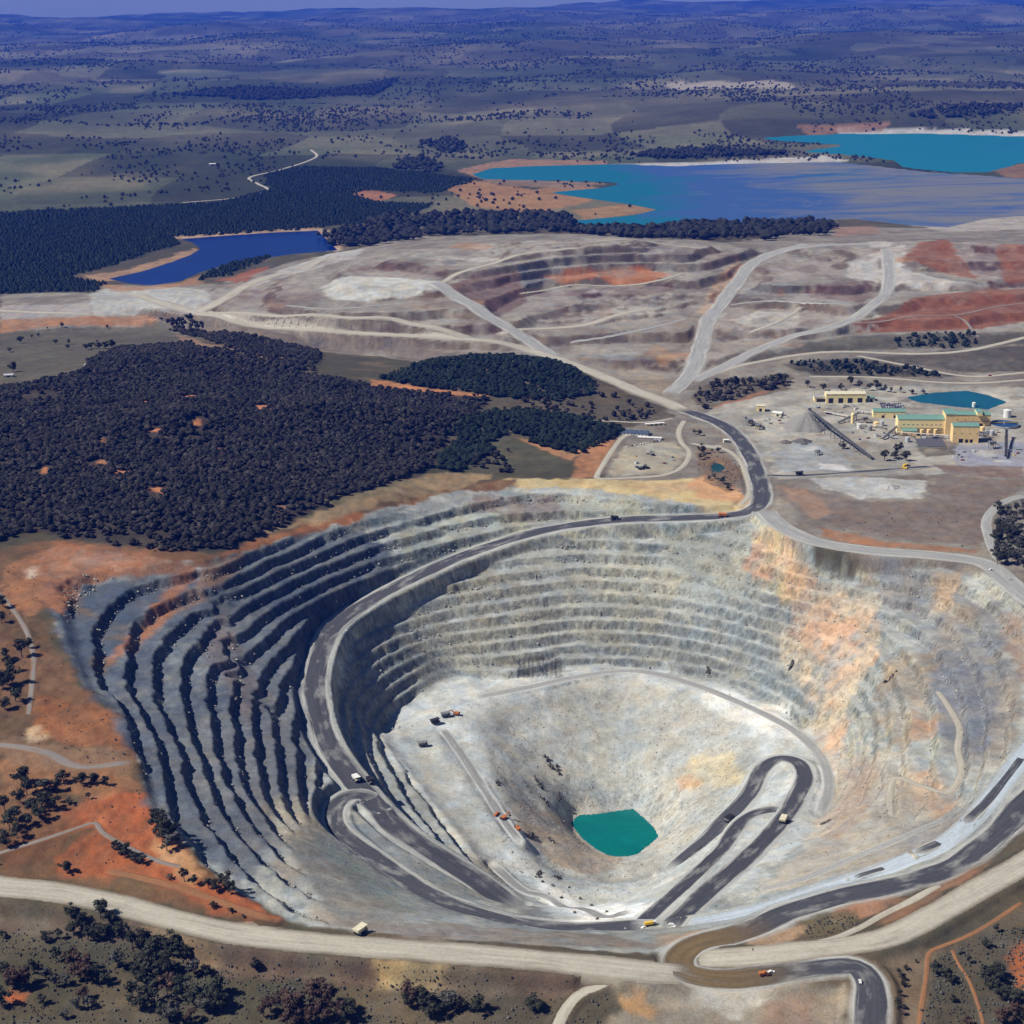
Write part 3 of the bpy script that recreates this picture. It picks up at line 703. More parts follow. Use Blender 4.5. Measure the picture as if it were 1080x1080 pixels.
# --- orange slopes left of the pit
paint([(-140,600),(0,578),(60,568),(150,578),(235,585),(300,560),(400,532),(500,508),(545,505),(545,532),(450,550),(360,568),(280,590),(215,605),(130,600),(60,606),(40,640),(60,690),(90,725),(128,757),(146,800),(160,850),(190,885),(215,912),(262,952),(305,976),(250,975),(150,950),(60,930),(-140,916)], (126,92,64), 1, 6, 8, 0.25, rgb2=(104,84,60), rock=0.3)
for z in [
 ([(75,848),(120,835),(165,843),(178,870),(205,925),(262,945),(298,974),(230,962),(150,928),(70,927),(58,915),(95,872),(40,890),(70,862)], (172,96,56)),
 ([(0,800),(60,790),(130,800),(150,830),(110,842),(60,830),(0,850)], (150,108,76)),
 ([(0,775),(60,785),(130,790),(145,815),(80,820),(0,800)], (140,112,88)),
 ([(0,880),(60,868),(85,868),(50,905),(0,920)], (120,84,56)),
 ([(0,660),(30,680),(35,740),(0,760)], (110,84,62)),
 ([(45,735),(120,750),(140,790),(60,785),(30,770)], (152,98,62)),
 ([(25,590),(60,575),(110,590),(70,620),(35,650),(0,640),(0,600)], (160,112,78)),
 ([(28,600),(50,592),(46,604),(30,610)], (210,190,170)),
 ([(30,770),(48,762),(50,780),(32,784)], (200,170,135)),
 ([(230,583),(300,560),(350,545),(400,535),(380,552),(300,580),(250,592)], (162,106,66)),
 ([(360,553),(440,530),(500,518),(505,530),(420,550),(380,560)], (170,112,72)),
 ([(160,880),(185,890),(220,925),(200,935),(175,905)], (196,150,105)),
 ([(262,566),(330,542),(420,510),(470,498),(520,500),(500,512),(400,532),(300,558)], (168,142,106)),
 ([(330,528),(400,510),(440,506),(400,522),(350,534)], (116,106,80)),
]:
    paint(z[0], z[1], 0.9, 6, 9, 0.35, rock=0.2)
# --- foreground
paint([(-60,948),(60,958),(150,975),(240,996),(380,1012),(540,1024),(650,1032),(620,1050),(540,1052),(440,1044),(340,1038),(240,1030),(150,1000),(60,985),(-60,982)], (118,104,86), 1, 5, 6, 0.2, rgb2=(104,88,76))
paint([(398,1012),(468,1016),(466,1044),(410,1042)], (178,154,108), 0.9, 8, 8, 0.4)
paint([(150,985),(230,1002),(215,1020),(150,1000)], (150,128,96), 0.8, 6, 8, 0.4)
for z in [
 ([(640,1034),(740,1036),(890,1040),(900,1060),(880,1090),(640,1090),(655,1060)], (160,150,134)),
 ([(735,1040),(790,1038),(820,1050),(780,1075),(735,1060)], (190,186,176)),
 ([(655,1052),(685,1050),(690,1068),(665,1070)], (190,146,96)),
 ([(800,1060),(850,1050),(860,1080),(800,1085)], (150,124,108)),
 ([(600,1055),(650,1050),(640,1075),(600,1080)], (84,78,62)),
 ([(930,1012),(985,1000),(1080,955),(1215,930),(1215,1110),(930,1110)], (104,92,74)),
 ([(985,1010),(1060,975),(1100,970),(1100,1110),(975,1110)], (84,80,66)),
 ([(930,1012),(970,1000),(985,1005),(965,1090),(935,1090)], (128,110,88)),
 ([(1065,1000),(1085,990),(1090,1050),(1068,1040)], (176,100,56)),
 ([(870,952),(945,937),(935,958),(880,975)], (178,134,104)),
 ([(840,965),(900,962),(905,980),(850,988)], (112,102,76)),
 ([(925,965),(1000,925),(1040,905),(1035,920),(985,950),(930,980)], (150,112,84)),
 ([(790,985),(850,975),(830,995),(790,998)], (190,160,130)),
 ([(10,1043),(28,1050),(20,1060),(8,1052)], (196,108,62)),
]:
    paint(z[0], z[1], 0.9, 5, 7, 0.3)
# --- farmland details: bare plantation floor, lake shores
PINE_1 = [(-140,232),(60,222),(150,218),(230,214),(262,206),(285,200),(280,184),(320,176),(400,178),(505,190),(460,204),(390,200),(372,206),(400,214),(455,216),(440,224),(380,236),(300,243),(180,250),(190,258),(150,270),(70,292),(110,300),(100,308),(-140,312)]
paint(PINE_1, (52,58,44), 1, 20, 20, 0.1)
for z in [
 ([(355,205),(380,198),(420,206),(400,212),(372,210)], (165,112,78)),
 ([(465,196),(500,190),(560,200),(600,195),(650,200),(610,216),(560,225),(500,218)], (164,122,80)),
 ([(500,186),(610,190),(640,194),(600,200),(520,194)], (140,118,96)),
 ([(600,222),(690,214),(694,224),(620,234)], (158,122,82)),
 ([(480,180),(540,168),(640,170),(640,176),(560,178),(500,186)], (158,122,96)),
 ([(640,174),(760,170),(870,164),(900,170),(700,178),(648,180)], (196,192,186)),
 ([(880,135),(985,136),(1100,138),(1100,146),(985,146),(890,146)], (196,192,186)),
 ([(840,132),(940,130),(930,138),(850,142)], (146,110,80)),
 ([(1040,176),(1080,168),(1120,170),(1120,190),(1060,188)], (136,104,76)),
 ([(960,238),(1010,222),(1080,212),(1120,210),(1120,240),(1000,244)], (176,168,158)),
 ([(90,290),(130,286),(205,262),(215,264),(190,276),(150,288),(105,298)], (176,140,108)),
 ([(95,296),(160,302),(210,290),(212,300),(120,308)], (160,122,90)),
 ([(155,248),(335,240),(345,242),(365,262),(352,266),(334,245),(160,252)], (178,150,122)),
 ([(225,296),(262,284),(285,280),(260,298)], (150,92,64)),
 ([(880,240),(920,238),(930,246),(880,250)], (150,120,100)),
 ([(700,88),(830,86),(840,94),(720,95)], (170,160,140)),
]:
    paint(z[0], z[1], 0.9, 8, 14, 0.2)

# --- the pit itself
pm = smooth(-2, 6, PITD + 6 * fbm(VX, VY, 18, 3, 130))
gy, gx = np.gradient(VZ)
dyr = np.gradient(ROWS)[:, None]; dxr = RW[:, None] * np.gradient(SC)[None, :]
slope = np.hypot(gx / dxr, gy / dyr)
steep = smooth(0.35, 0.9, slope)
m1 = fbm(VX, VY, 130, 4, 131); m2 = fbm(VX + 2 * VZ, VY, 34, 4, 132); m3 = fbm(VX, VY + 3 * VZ, 12, 3, 133)
rockc = mix3(C(128,136,136) * np.ones(3), C(172,172,158), smooth(-0.5, 0.6, m1 + 0.6 * m2))
rockc = mix3(rockc, C(186,176,144), smooth(0.35, 0.9, m2 + 0.3 * m1) * 0.55)
rockc = mix3(rockc, C(96,106,118), smooth(0.2, 0.9, m3 - 0.3 * m2) * 0.5)
bermc = mix3(C(178,180,174) * np.ones(3), C(152,156,154), smooth(-0.4, 0.5, m2))
pitc = mix3(bermc, rockc, np.clip(steep * 0.85 + 0.15 + 0.4 * m3, 0, 1))
COL[:] = mix3(COL, pitc, pm); ROCK[:] = ROCK * (1 - pm) + pm
for z in [  # pts, colour, strength, warp, mottle, second colour
 # blue grey left wall
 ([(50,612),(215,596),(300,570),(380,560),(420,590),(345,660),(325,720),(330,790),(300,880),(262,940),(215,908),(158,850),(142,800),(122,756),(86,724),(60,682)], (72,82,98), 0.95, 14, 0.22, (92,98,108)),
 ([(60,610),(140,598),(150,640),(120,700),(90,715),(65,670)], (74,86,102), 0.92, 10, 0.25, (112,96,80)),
 ([(160,640),(190,600),(205,600),(130,690),(110,700)], (168,112,72), 0.85, 7, 0.3, None),
 ([(215,596),(262,582),(240,610),(200,640),(180,650)], (140,108,82), 0.8, 8, 0.4, None),
 ([(230,640),(262,700),(285,735),(262,760),(235,720),(215,680)], (120,104,98), 0.55, 10, 0.5, None),
 ([(190,760),(300,740),(330,800),(330,860),(280,880),(250,900),(210,870)], (126,126,126), 0.45, 14, 0.4, None),
 ([(270,850),(320,840),(380,920),(440,965),(400,980),(330,970),(300,930)], (152,148,138), 0.8, 10, 0.3, (140,130,118)),
 ([(285,845),(325,850),(345,880),(320,890),(290,870)], (190,180,158), 0.8, 9, 0.4, None),
 ([(340,880),(420,940),(450,965),(420,962),(360,920),(330,890)], (140,150,142), 0.8, 8, 0.3, None),
 ([(350,975),(480,975),(640,985),(690,1000),(600,998),(450,990)], (146,134,122), 0.9, 8, 0.3, (132,126,116)),
 ([(36,596),(60,572),(130,578),(175,590),(215,596),(190,606),(120,606),(85,618),(66,650),(50,640)], (166,110,72), 0.95, 6, 0.2, (140,100,74)),
 # far wall tints
 ([(420,548),(540,520),(640,525),(720,535),(640,547),(560,560),(480,585),(430,600)], (136,144,140), 0.6, 12, 0.4, (164,162,134)),
 ([(500,520),(580,522),(600,545),(540,552),(500,540)], (120,100,98), 0.7, 10, 0.4, None),
 ([(590,600),(660,580),(720,600),(700,660),(620,680),(580,650)], (184,178,150), 0.4, 18, 0.5, None),
 ([(700,560),(790,560),(850,590),(800,640),(720,620)], (140,146,136), 0.5, 16, 0.4, None),
 ([(790,565),(840,570),(860,600),(830,640),(800,620)], (200,178,120), 0.7, 20, 0.6, (190,130,90)),
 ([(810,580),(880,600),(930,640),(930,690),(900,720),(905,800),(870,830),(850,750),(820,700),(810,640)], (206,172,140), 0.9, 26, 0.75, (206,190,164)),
 ([(835,660),(900,660),(905,690),(850,690)], (212,168,134), 0.8, 16, 0.6, None),
 ([(640,560),(800,575),(830,700),(770,715),(640,695),(540,705),(480,640),(540,590)], (162,164,156), 0.35, 18, 0.5, None),
 ([(340,690),(400,650),(470,705),(420,745),(395,775)], (130,138,140), 0.6, 10, 0.4, None),
 ([(346,700),(362,682),(372,682),(366,715),(350,724)], (176,182,178), 0.8, 5, 0.2, None),
 # right wall
 ([(900,585),(1000,600),(1050,640),(1075,720),(1060,800),(1000,790),(985,720),(960,650)], (122,122,124), 0.75, 14, 0.4, (146,132,118)),
 ([(975,690),(1020,690),(1060,740),(1030,800),(990,770),(978,720)], (108,114,124), 0.75, 12, 0.4, None),
 ([(930,690),(985,690),(990,760),(960,790),(920,770)], (132,130,124), 0.7, 12, 0.4, (160,140,112)),
 ([(960,750),(985,755),(985,775),(962,782)], (184,140,104), 0.7, 10, 0.5, None),
 ([(960,815),(980,810),(1015,840),(995,860),(950,845)], (184,146,112), 0.7, 10, 0.5, None),
 ([(985,600),(1010,605),(1000,640),(985,650)], (196,166,130), 0.7, 8, 0.3, None),
 ([(1050,650),(1075,640),(1090,700),(1080,720)], (160,128,104), 0.7, 8, 0.3, None),
 ([(880,800),(960,790),(1010,870),(960,905),(880,930),(800,945),(840,900)], (176,166,150), 0.8, 12, 0.3, (196,186,168)),
 ([(900,800),(925,800),(915,860),(880,890),(870,870)], (170,138,116), 0.5, 12, 0.5, None),
 ([(960,870),(1010,850),(1030,860),(1000,888),(950,908)], (140,136,134), 0.7, 8, 0.3, None),
 ([(740,970),(850,935),(950,910),(900,940),(800,965)], (166,176,182), 0.8, 6, 0.2, None),
 ([(690,985),(760,985),(730,1000),(700,1002)], (176,150,124), 0.8, 6, 0.2, None),
 # floor and crater
 ([(398,782),(412,750),(445,732),(490,714),(560,714),(640,702),(700,706),(775,724),(825,746),(858,774),(878,805),(870,850),(842,892),(790,930),(730,965),(660,980),(590,972),(545,955),(470,872)], (204,207,204), 0.95, 10, 0.12, (186,190,186)),
 ([(505,755),(580,725),(655,710),(725,730),(790,758),(800,800),(760,850),(725,890),(700,920),(650,932),(605,925),(560,890),(520,830)], (186,184,174), 0.85, 10, 0.2, (168,168,160)),
 ([(640,730),(680,740),(700,840),(660,850),(625,850),(610,800)], (168,174,170), 0.6, 12, 0.4, None),
 ([(540,850),(600,860),(625,890),(655,906),(640,925),(590,915),(555,885)], (168,148,126), 0.75, 10, 0.3, None),
 ([(730,800),(775,790),(790,815),(755,835),(725,825)], (214,198,158), 0.75, 10, 0.3, None),
 ([(715,820),(735,815),(735,830),(718,833)], (206,164,122), 0.7, 6, 0.3, None),
 ([(565,930),(600,942),(650,955),(690,950),(670,972),(610,972),(575,955)], (238,238,234), 0.95, 10, 0.25, None),
 ([(740,722),(830,750),(850,790),(800,770),(740,740)], (232,230,222), 0.95, 8, 0.25, None),
 ([(440,790),(480,860),(520,910),(540,930),(510,920),(460,850)], (186,180,164), 0.7, 8, 0.3, None),
 ([(455,770),(478,778),(510,830),(540,880),(530,880),(490,825)], (132,132,128), 0.7, 6, 0.5, None),
 ([(490,895),(540,935),(585,968),(560,966),(510,935)], (116,116,114), 0.8, 7, 0.3, None),
 ([(540,700),(590,693),(592,708),(545,716)], (96,98,98), 0.8, 4, 0.6, None),
 ([(480,720),(600,706),(700,706),(640,700),(500,715)], (192,194,190), 0.8, 6, 0.2, None),
]:
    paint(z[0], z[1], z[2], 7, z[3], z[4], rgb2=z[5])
for _x in (546, 551, 556, 560, 566, 571, 575, 580, 585, 589):
    paint([(_x, 694), (_x + 3, 693), (_x + 3.6, 713), (_x + 0.6, 716)], (74,78,80), 0.9, 1.5, 2.0, 0.35)
_cr = random.Random(8)
for _i in range(46):      # worn and spilled patches in the plant yards
    paint(ell(_cr.uniform(740, 1075), _cr.uniform(414, 500), _cr.uniform(4, 14), _cr.uniform(1.2, 3.2)), _cr.choice(((128,122,112), (202,198,188), (146,132,116), (170,170,170), (110,104,98))), 0.75, 3, 8, 0.4)
for _i in range(80):      # patches of other rock on the dumps
    paint(ell(_cr.uniform(220, 960), _cr.uniform(256, 385), _cr.uniform(6, 24), _cr.uniform(1.5, 4.5)), _cr.choice(((176,128,84), (112,88,80), (196,192,182), (98,98,102), (150,122,100), (128,110,98))), 0.6 * (1 if _i % 2 else 0.7), 5, 16, 0.5)
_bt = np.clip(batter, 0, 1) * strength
COL *= (1 + strength * 0.07 * (1 - np.clip(batter, 0, 1)) - 0.14 * _bt)[..., None]       # dusty berms, fresh rock faces; extra contrast painted in for missing bench shading
_l = COL.mean(-1, keepdims=True)
COL[:] = _l + (COL - _l) * 0.97
COL *= np.array([1.0, 1.0, 0.99], np.float32)
COL *= (1 + 0.10 * n2 + 0.08 * n3)[..., None]
np.clip(COL, 0.01, 0.85, out=COL)
# ------------------------------------------------------------------ materials
def mat(name):
    m = bpy.data.materials.new(name); m.use_nodes = True
    n = m.node_tree.nodes; n.clear()
    o = n.new("ShaderNodeOutputMaterial"); b = n.new("ShaderNodeBsdfPrincipled")
    m.node_tree.links.new(b.outputs[0], o.inputs[0])
    b.inputs["Roughness"].default_value = 0.95
    b.inputs["Specular IOR Level"].default_value = 0.1
    return m, n, m.node_tree.links, b

def world_pos(n):
    return n.new("ShaderNodeNewGeometry").outputs["Position"]

def noise_node(n, l, pos, scale, detail=4.0, rough=0.6, stretch=None):
    t = n.new("ShaderNodeTexNoise"); t.inputs["Scale"].default_value = scale
    t.inputs["Detail"].default_value = detail; t.inputs["Roughness"].default_value = rough
    if stretch:
        mp = n.new("ShaderNodeMapping"); mp.inputs["Scale"].default_value = stretch
        l.new(pos, mp.inputs["Vector"]); l.new(mp.outputs[0], t.inputs["Vector"])
    else:
        l.new(pos, t.inputs["Vector"])
    return t.outputs["Fac"]

def math_node(n, l, op, a, b=None, clamp=False):
    t = n.new("ShaderNodeMath"); t.operation = op; t.use_clamp = clamp
    for i, v in enumerate((a, b)):
        if v is None: continue
        if isinstance(v, (int, float)): t.inputs[i].default_value = v
        else: l.new(v, t.inputs[i])
    return t.outputs[0]

def rng_node(n, l, v, a, b, c, d):
    t = n.new("ShaderNodeMapRange"); t.inputs[1].default_value = a; t.inputs[2].default_value = b
    t.inputs[3].default_value = c; t.inputs[4].default_value = d
    l.new(v, t.inputs[0]); return t.outputs[0]

def mix_node(n, l, fac, a, b, blend='MIX'):
    t = n.new("ShaderNodeMix"); t.data_type = 'RGBA'; t.blend_type = blend
    for i, v in ((0, fac), (6, a), (7, b)):
        if isinstance(v, (int, float)): t.inputs[i].default_value = v
        elif isinstance(v, (tuple, list, np.ndarray)): t.inputs[i].default_value = (*[float(q) for q in v][:3], 1)
        else: l.new(v, t.inputs[i])
    return t.outputs[2]

def land_material():
    m, n, l, b = mat("land")
    at_ = n.new("ShaderNodeAttribute"); at_.attribute_name = "albedo"
    rk = n.new("ShaderNodeAttribute"); rk.attribute_name = "rock"
    geo = n.new("ShaderNodeNewGeometry"); pos = geo.outputs["Position"]
    sp = n.new("ShaderNodeSeparateXYZ"); l.new(geo.outputs["True Normal"], sp.inputs[0])
    steep = rng_node(n, l, sp.outputs[2], 0.92, 0.65, 0.0, 1.0)
    rock = rk.outputs["Fac"]
    a = noise_node(n, l, pos, 0.42, 4, 0.75)                              # rubble and tufts
    c = noise_node(n, l, pos, 0.055, 6, 0.7)                              # patches
    s = noise_node(n, l, pos, 0.16, 5, 0.75, (1.0, 1.0, 0.25))           # joints running down the batters
    big = noise_node(n, l, pos, 0.012, 5, 0.65)
    v = math_node(n, l, 'ADD', rng_node(n, l, a, 0.3, 0.7, -0.20, 0.20), rng_node(n, l, c, 0.3, 0.7, -0.22, 0.22))
    v = math_node(n, l, 'ADD', v, rng_node(n, l, big, 0.3, 0.7, -0.12, 0.12))
    v2 = math_node(n, l, 'MULTIPLY', rng_node(n, l, s, 0.32, 0.68, -0.5, 0.4), math_node(n, l, 'MULTIPLY', rock, math_node(n, l, 'ADD', math_node(n, l, 'MULTIPLY', steep, 0.75), 0.25)))
    v = math_node(n, l, 'ADD', math_node(n, l, 'ADD', v, v2), 1.0)
    # slight shift between rusty and bluish stone
    hue = mix_node(n, l, rng_node(n, l, noise_node(n, l, pos, 0.03, 5, 0.7), 0.38, 0.62, 0, 1), (1.07, 1.0, 0.90), (0.94, 1.0, 1.07))
    hm = mix_node(n, l, 1.0, at_.outputs["Color"], hue, 'MULTIPLY')
    t = n.new("ShaderNodeVectorMath"); t.operation = 'SCALE'
    l.new(hm, t.inputs[0]); l.new(v, t.inputs[3])
    l.new(t.outputs[0], b.inputs["Base Color"])
    bp = n.new("ShaderNodeBump"); bp.inputs["Strength"].default_value = 0.55; bp.inputs["Distance"].default_value = 1.8
    hh = math_node(n, l, 'ADD', a, math_node(n, l, 'MULTIPLY', s, math_node(n, l, 'MULTIPLY', rock, math_node(n, l, 'ADD', math_node(n, l, 'MULTIPLY', steep, 2.2), 0.6))))
    l.new(hh, bp.inputs["Height"]); l.new(bp.outputs[0], b.inputs["Normal"])
    return m

def road_material(name, dark, edge, patch, fray=0.08, dust=None):
    """across = -1..1 over the width, along = metres"""
    m, n, l, b = mat(name)
    ac = n.new("ShaderNodeAttribute"); ac.attribute_name = "across"
    al = n.new("ShaderNodeAttribute"); al.attribute_name = "along"
    pos = world_pos(n)
    cm = n.new("ShaderNodeCombineXYZ"); l.new(ac.outputs["Fac"], cm.inputs[0]); l.new(al.outputs["Fac"], cm.inputs[1])
    lane = noise_node(n, l, cm.outputs[0], 1.0, 4, 0.6, (5.0, 0.012, 1.0))      # wheel tracks run along the road
    blot = noise_node(n, l, cm.outputs[0], 1.0, 3, 0.6, (1.2, 0.02, 1.0))
    fine = noise_node(n, l, pos, 0.25, 4, 0.7)
    e = math_node(n, l, 'ABSOLUTE', ac.outputs["Fac"])
    e = math_node(n, l, 'ADD', e, rng_node(n, l, lane, 0.3, 0.7, -0.12, 0.12))
    w = rng_node(n, l, e, 0.56, 0.74, 1.0, 0.0)
    pt = rng_node(n, l, blot, 0.52, 0.70, 1.0, patch)
    w = math_node(n, l, 'MULTIPLY', w, pt)
    c = mix_node(n, l, w, edge, dark)
    gr = n.new("ShaderNodeAttribute"); gr.attribute_name = "albedo"
    fe = n.new("ShaderNodeAttribute"); fe.attribute_name = "endfade"
    e2 = math_node(n, l, 'ADD', math_node(n, l, 'ABSOLUTE', ac.outputs["Fac"]), rng_node(n, l, blot, 0.3, 0.7, -fray, fray))
    rimf = math_node(n, l, 'MAXIMUM', rng_node(n, l, e2, 0.80 - fray, 0.97, 0.0, 1.0), fe.outputs["Fac"])
    if dust is not None:
        dn = n.new("ShaderNodeAttribute"); dn.attribute_name = "tint"
        c = mix_node(n, l, math_node(n, l, 'MULTIPLY', dn.outputs["Fac"], w), c, dust)
    c = mix_node(n, l, rimf, c, gr.outputs["Color"])
    v = math_node(n, l, 'ADD', rng_node(n, l, lane, 0.3, 0.7, 0.82, 1.18), rng_node(n, l, fine, 0.3, 0.7, -0.12, 0.12))
    t = n.new("ShaderNodeVectorMath"); t.operation = 'SCALE'
    l.new(c, t.inputs[0]); l.new(v, t.inputs[3]); l.new(t.outputs[0], b.inputs["Base Color"])
    return m

LAND = land_material()
RM = {
 'dark': road_material("haul_surface", srgb(68,69,73), srgb(178,177,170,0.8), 0.45, fray=0.14, dust=srgb(104,88,62)),
 'gravel': road_material("gravel_surface", srgb(158,158,154,0.8), srgb(178,176,168,0.8), 0.3),
 'pale': road_material("pale_gravel", srgb(182,176,160,0.8), srgb(156,148,132,0.8), 0.4),
 'track': road_material("track_surface", srgb(140,132,126,0.8), srgb(136,108,82,0.8), 0.4, 0.25),
 'earth': road_material("orange_earth", srgb(152,108,74,0.8), srgb(124,98,74,0.8), 0.4, 0.3),
 'dust': road_material("floor_dust", srgb(138,138,134,0.85), srgb(176,176,172,0.85), 0.3, 0.25),
 'blue': road_material("blue_grey_gravel", srgb(176,186,194,0.82), srgb(162,166,166,0.8), 0.4),
}

# ------------------------------------------------------------------ mesh helpers
def link(o, parent=None):
    col.objects.link(o)
    if parent is not None: o.parent = parent
    return o

def mesh_np(name, V, F, material=None, smooth_=True):
    """V n x 3, F m x k (all faces with k corners)"""
    V = np.ascontiguousarray(V, np.float32); F = np.ascontiguousarray(F, np.int32)
    me = bpy.data.meshes.new(name)
    me.vertices.add(len(V)); me.vertices.foreach_set("co", V.ravel())
    k_ = F.shape[1]
    me.loops.add(F.size); me.loops.foreach_set("vertex_index", F.ravel())
    me.polygons.add(len(F))
    me.polygons.foreach_set("loop_start", np.arange(0, F.size, k_, dtype=np.int32))
    me.polygons.foreach_set("loop_total", np.full(len(F), k_, np.int32))
    me.polygons.foreach_set("use_smooth", np.full(len(F), smooth_, bool))
    me.update(calc_edges=True)
    if material: me.materials.append(material)
    return me

def attr_f(me, name, v):
    a = me.attributes.new(name, 'FLOAT', 'POINT'); a.data.foreach_set("value", np.ascontiguousarray(v, np.float32).ravel())
def attr_c(me, name, v):
    a = me.attributes.new(name, 'FLOAT_COLOR', 'POINT')
    v = np.concatenate([v, np.ones((len(v), 1))], 1)
    a.data.foreach_set("color", np.ascontiguousarray(v, np.float32).ravel())

def tag(o, label, cat=None, group=None, kind=None):
    o["label"] = label
    if cat: o["category"] = cat
    if group: o["group"] = group
    if kind: o["kind"] = kind
    return o

# ------------------------------------------------------------------ the land, split into open pit, waste rock dumps and natural ground
NR = len(ROWS)
idx = np.arange(NR * NC).reshape(NR, NC)
FQ = np.stack([idx[:-1, :-1], idx[:-1, 1:], idx[1:, 1:], idx[1:, :-1]], -1).reshape(-1, 4)
fcx = 0.25 * (VX[:-1, :-1] + VX[:-1, 1:] + VX[1:, 1:] + VX[1:, :-1]).ravel()
fcy = 0.5 * (VY[:-1, :-1] + VY[1:, 1:]).ravel()
fpit = (0.5 * (PITD[:-1, :-1] + PITD[1:, 1:])).ravel() > 0
_A = np.array([(-40,302),(90,304),(133,300),(230,298),(300,278),(380,262),(440,249),(620,247),(760,256),(880,246),(980,244),(1215,244),(1215,340),(1020,366),(907,368),(787,381),(738,392),(718,398),(700,412),(640,396),(600,384),(545,384),(480,382),(400,374),(300,364),(210,354),(120,348),(-40,350)], float)
_D = at(_A[:, 0], _A[:, 1])[:, :2]
_b = (fcy > _D[:, 1].min()) & (fcy < _D[:, 1].max())
fdump = np.zeros(len(FQ), bool); fdump[_b] = inpoly(fcx[_b], fcy[_b], _D)
fdump &= ~fpit
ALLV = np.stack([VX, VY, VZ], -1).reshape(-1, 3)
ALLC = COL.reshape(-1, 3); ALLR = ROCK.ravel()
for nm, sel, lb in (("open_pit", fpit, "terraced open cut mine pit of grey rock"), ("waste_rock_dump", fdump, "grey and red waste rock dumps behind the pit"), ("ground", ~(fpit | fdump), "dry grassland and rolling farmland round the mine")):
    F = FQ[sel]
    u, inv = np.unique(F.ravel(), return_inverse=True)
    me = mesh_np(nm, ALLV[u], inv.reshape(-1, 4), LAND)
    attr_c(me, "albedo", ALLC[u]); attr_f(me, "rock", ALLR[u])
    o = link(bpy.data.objects.new(nm, me)); tag(o, lb, kind="structure")

# ------------------------------------------------------------------ roads
def colour_at(x, y):
    j = np.clip(np.searchsorted(ROWS, y), 0, NR - 1)
    i = np.clip(np.round(col_of(x / half_width(y))), 0, NC - 1).astype(int)
    return COL[j, i]
for ri, (nm, lb, Cn, half, style) in enumerate(ROADS):
    T = np.gradient(Cn[:, :2], axis=0); T /= np.linalg.norm(T, axis=1)[:, None] + 1e-9
    N = np.stack([T[:, 1], -T[:, 0]], -1)
    na = 9 if half > 10 else 5
    s = np.linspace(-1, 1, na)
    L = np.concatenate([[0], np.cumsum(np.linalg.norm(np.diff(Cn[:, :2], axis=0), axis=1))])
    wob = 1 + 0.10 * fbm(L, L * 0 + ri * 13.7, 45, 3, 200 + ri)
    X = Cn[:, 0:1] + N[:, 0:1] * s * half * wob[:, None]; Y = Cn[:, 1:2] + N[:, 1:2] * s * half * wob[:, None]
    g_ = ground(X, Y)
    dist = np.hypot(X, Y)
    ef = min(26.0, half * 1.6)
    endf = np.maximum(smooth(ef, 0, L), smooth(L[-1] - ef, L[-1], L))
    lift = (0.55 if style == DK else 0.2) + 0.010 * ri + 0.00016 * np.maximum(0, dist - 1500)
    zc = Cn[:, 2:3] + 0 * X
    inner = smooth(1.0, 0.75, np.abs(s))[None, :]
    Z = np.maximum(g_, zc * inner + g_ * (1 - inner)) + lift
    edge_dip = (np.abs(s) > 0.99)[None, :] * 0.6 + endf[:, None] * 1.2
    Z = Z - edge_dip
    n, k_ = X.shape
    ii = np.arange(n * k_).reshape(n, k_)
    F = np.stack([ii[:-1, :-1], ii[:-1, 1:], ii[1:, 1:], ii[1:, :-1]], -1).reshape(-1, 4)
    F = F[:, ::-1] if True else F
    me = mesh_np(nm, np.stack([X, Y, Z], -1).reshape(-1, 3), F, RM[style])
    attr_f(me, "endfade", np.repeat(endf[:, None], k_, 1))
    attr_c(me, "albedo", colour_at(X.ravel(), Y.ravel()))
    attr_f(me, "across", np.repeat(s[None], n, 0)); attr_f(me, "along", np.repeat(L[:, None], k_, 1) + 977.0 * ri)
    if style == DK:
        tint = np.zeros(n)
        if 'brown hairpin' in lb:
            hp = at_z(np.array([722.0]), np.array([1012.0]), -9.0)[0]
            tint = smooth(120, 40, np.hypot(Cn[:, 0] - hp[0], Cn[:, 1] - hp[1]))
        attr_f(me, "tint", np.repeat(tint[:, None], k_, 1))
    o = link(bpy.data.objects.new(nm, me)); tag(o, lb, kind="structure")

# ------------------------------------------------------------------ water
def fill_poly(P, z, step):
    """grid fill of a world polygon, outline kept by a fan of boundary strips"""
    import bmesh
    Q = resample(np.vstack([P, P[:1]]), step)[:-1]
    w = step * 0.45
    Q = Q + np.stack([w * fbm(Q[:, 0], Q[:, 1], step * 3, 2, 301), w * fbm(Q[:, 0], Q[:, 1], step * 3, 2, 302)], -1)
    bm = bmesh.new()
    vs = [bm.verts.new((q[0], q[1], z)) for q in Q]
    bm.faces.new(vs)
    bmesh.ops.triangulate(bm, faces=bm.faces[:], quad_method='BEAUTY', ngon_method='BEAUTY')
    for f_ in bm.faces:
        if f_.normal.z < 0: f_.normal_flip()
    return bm

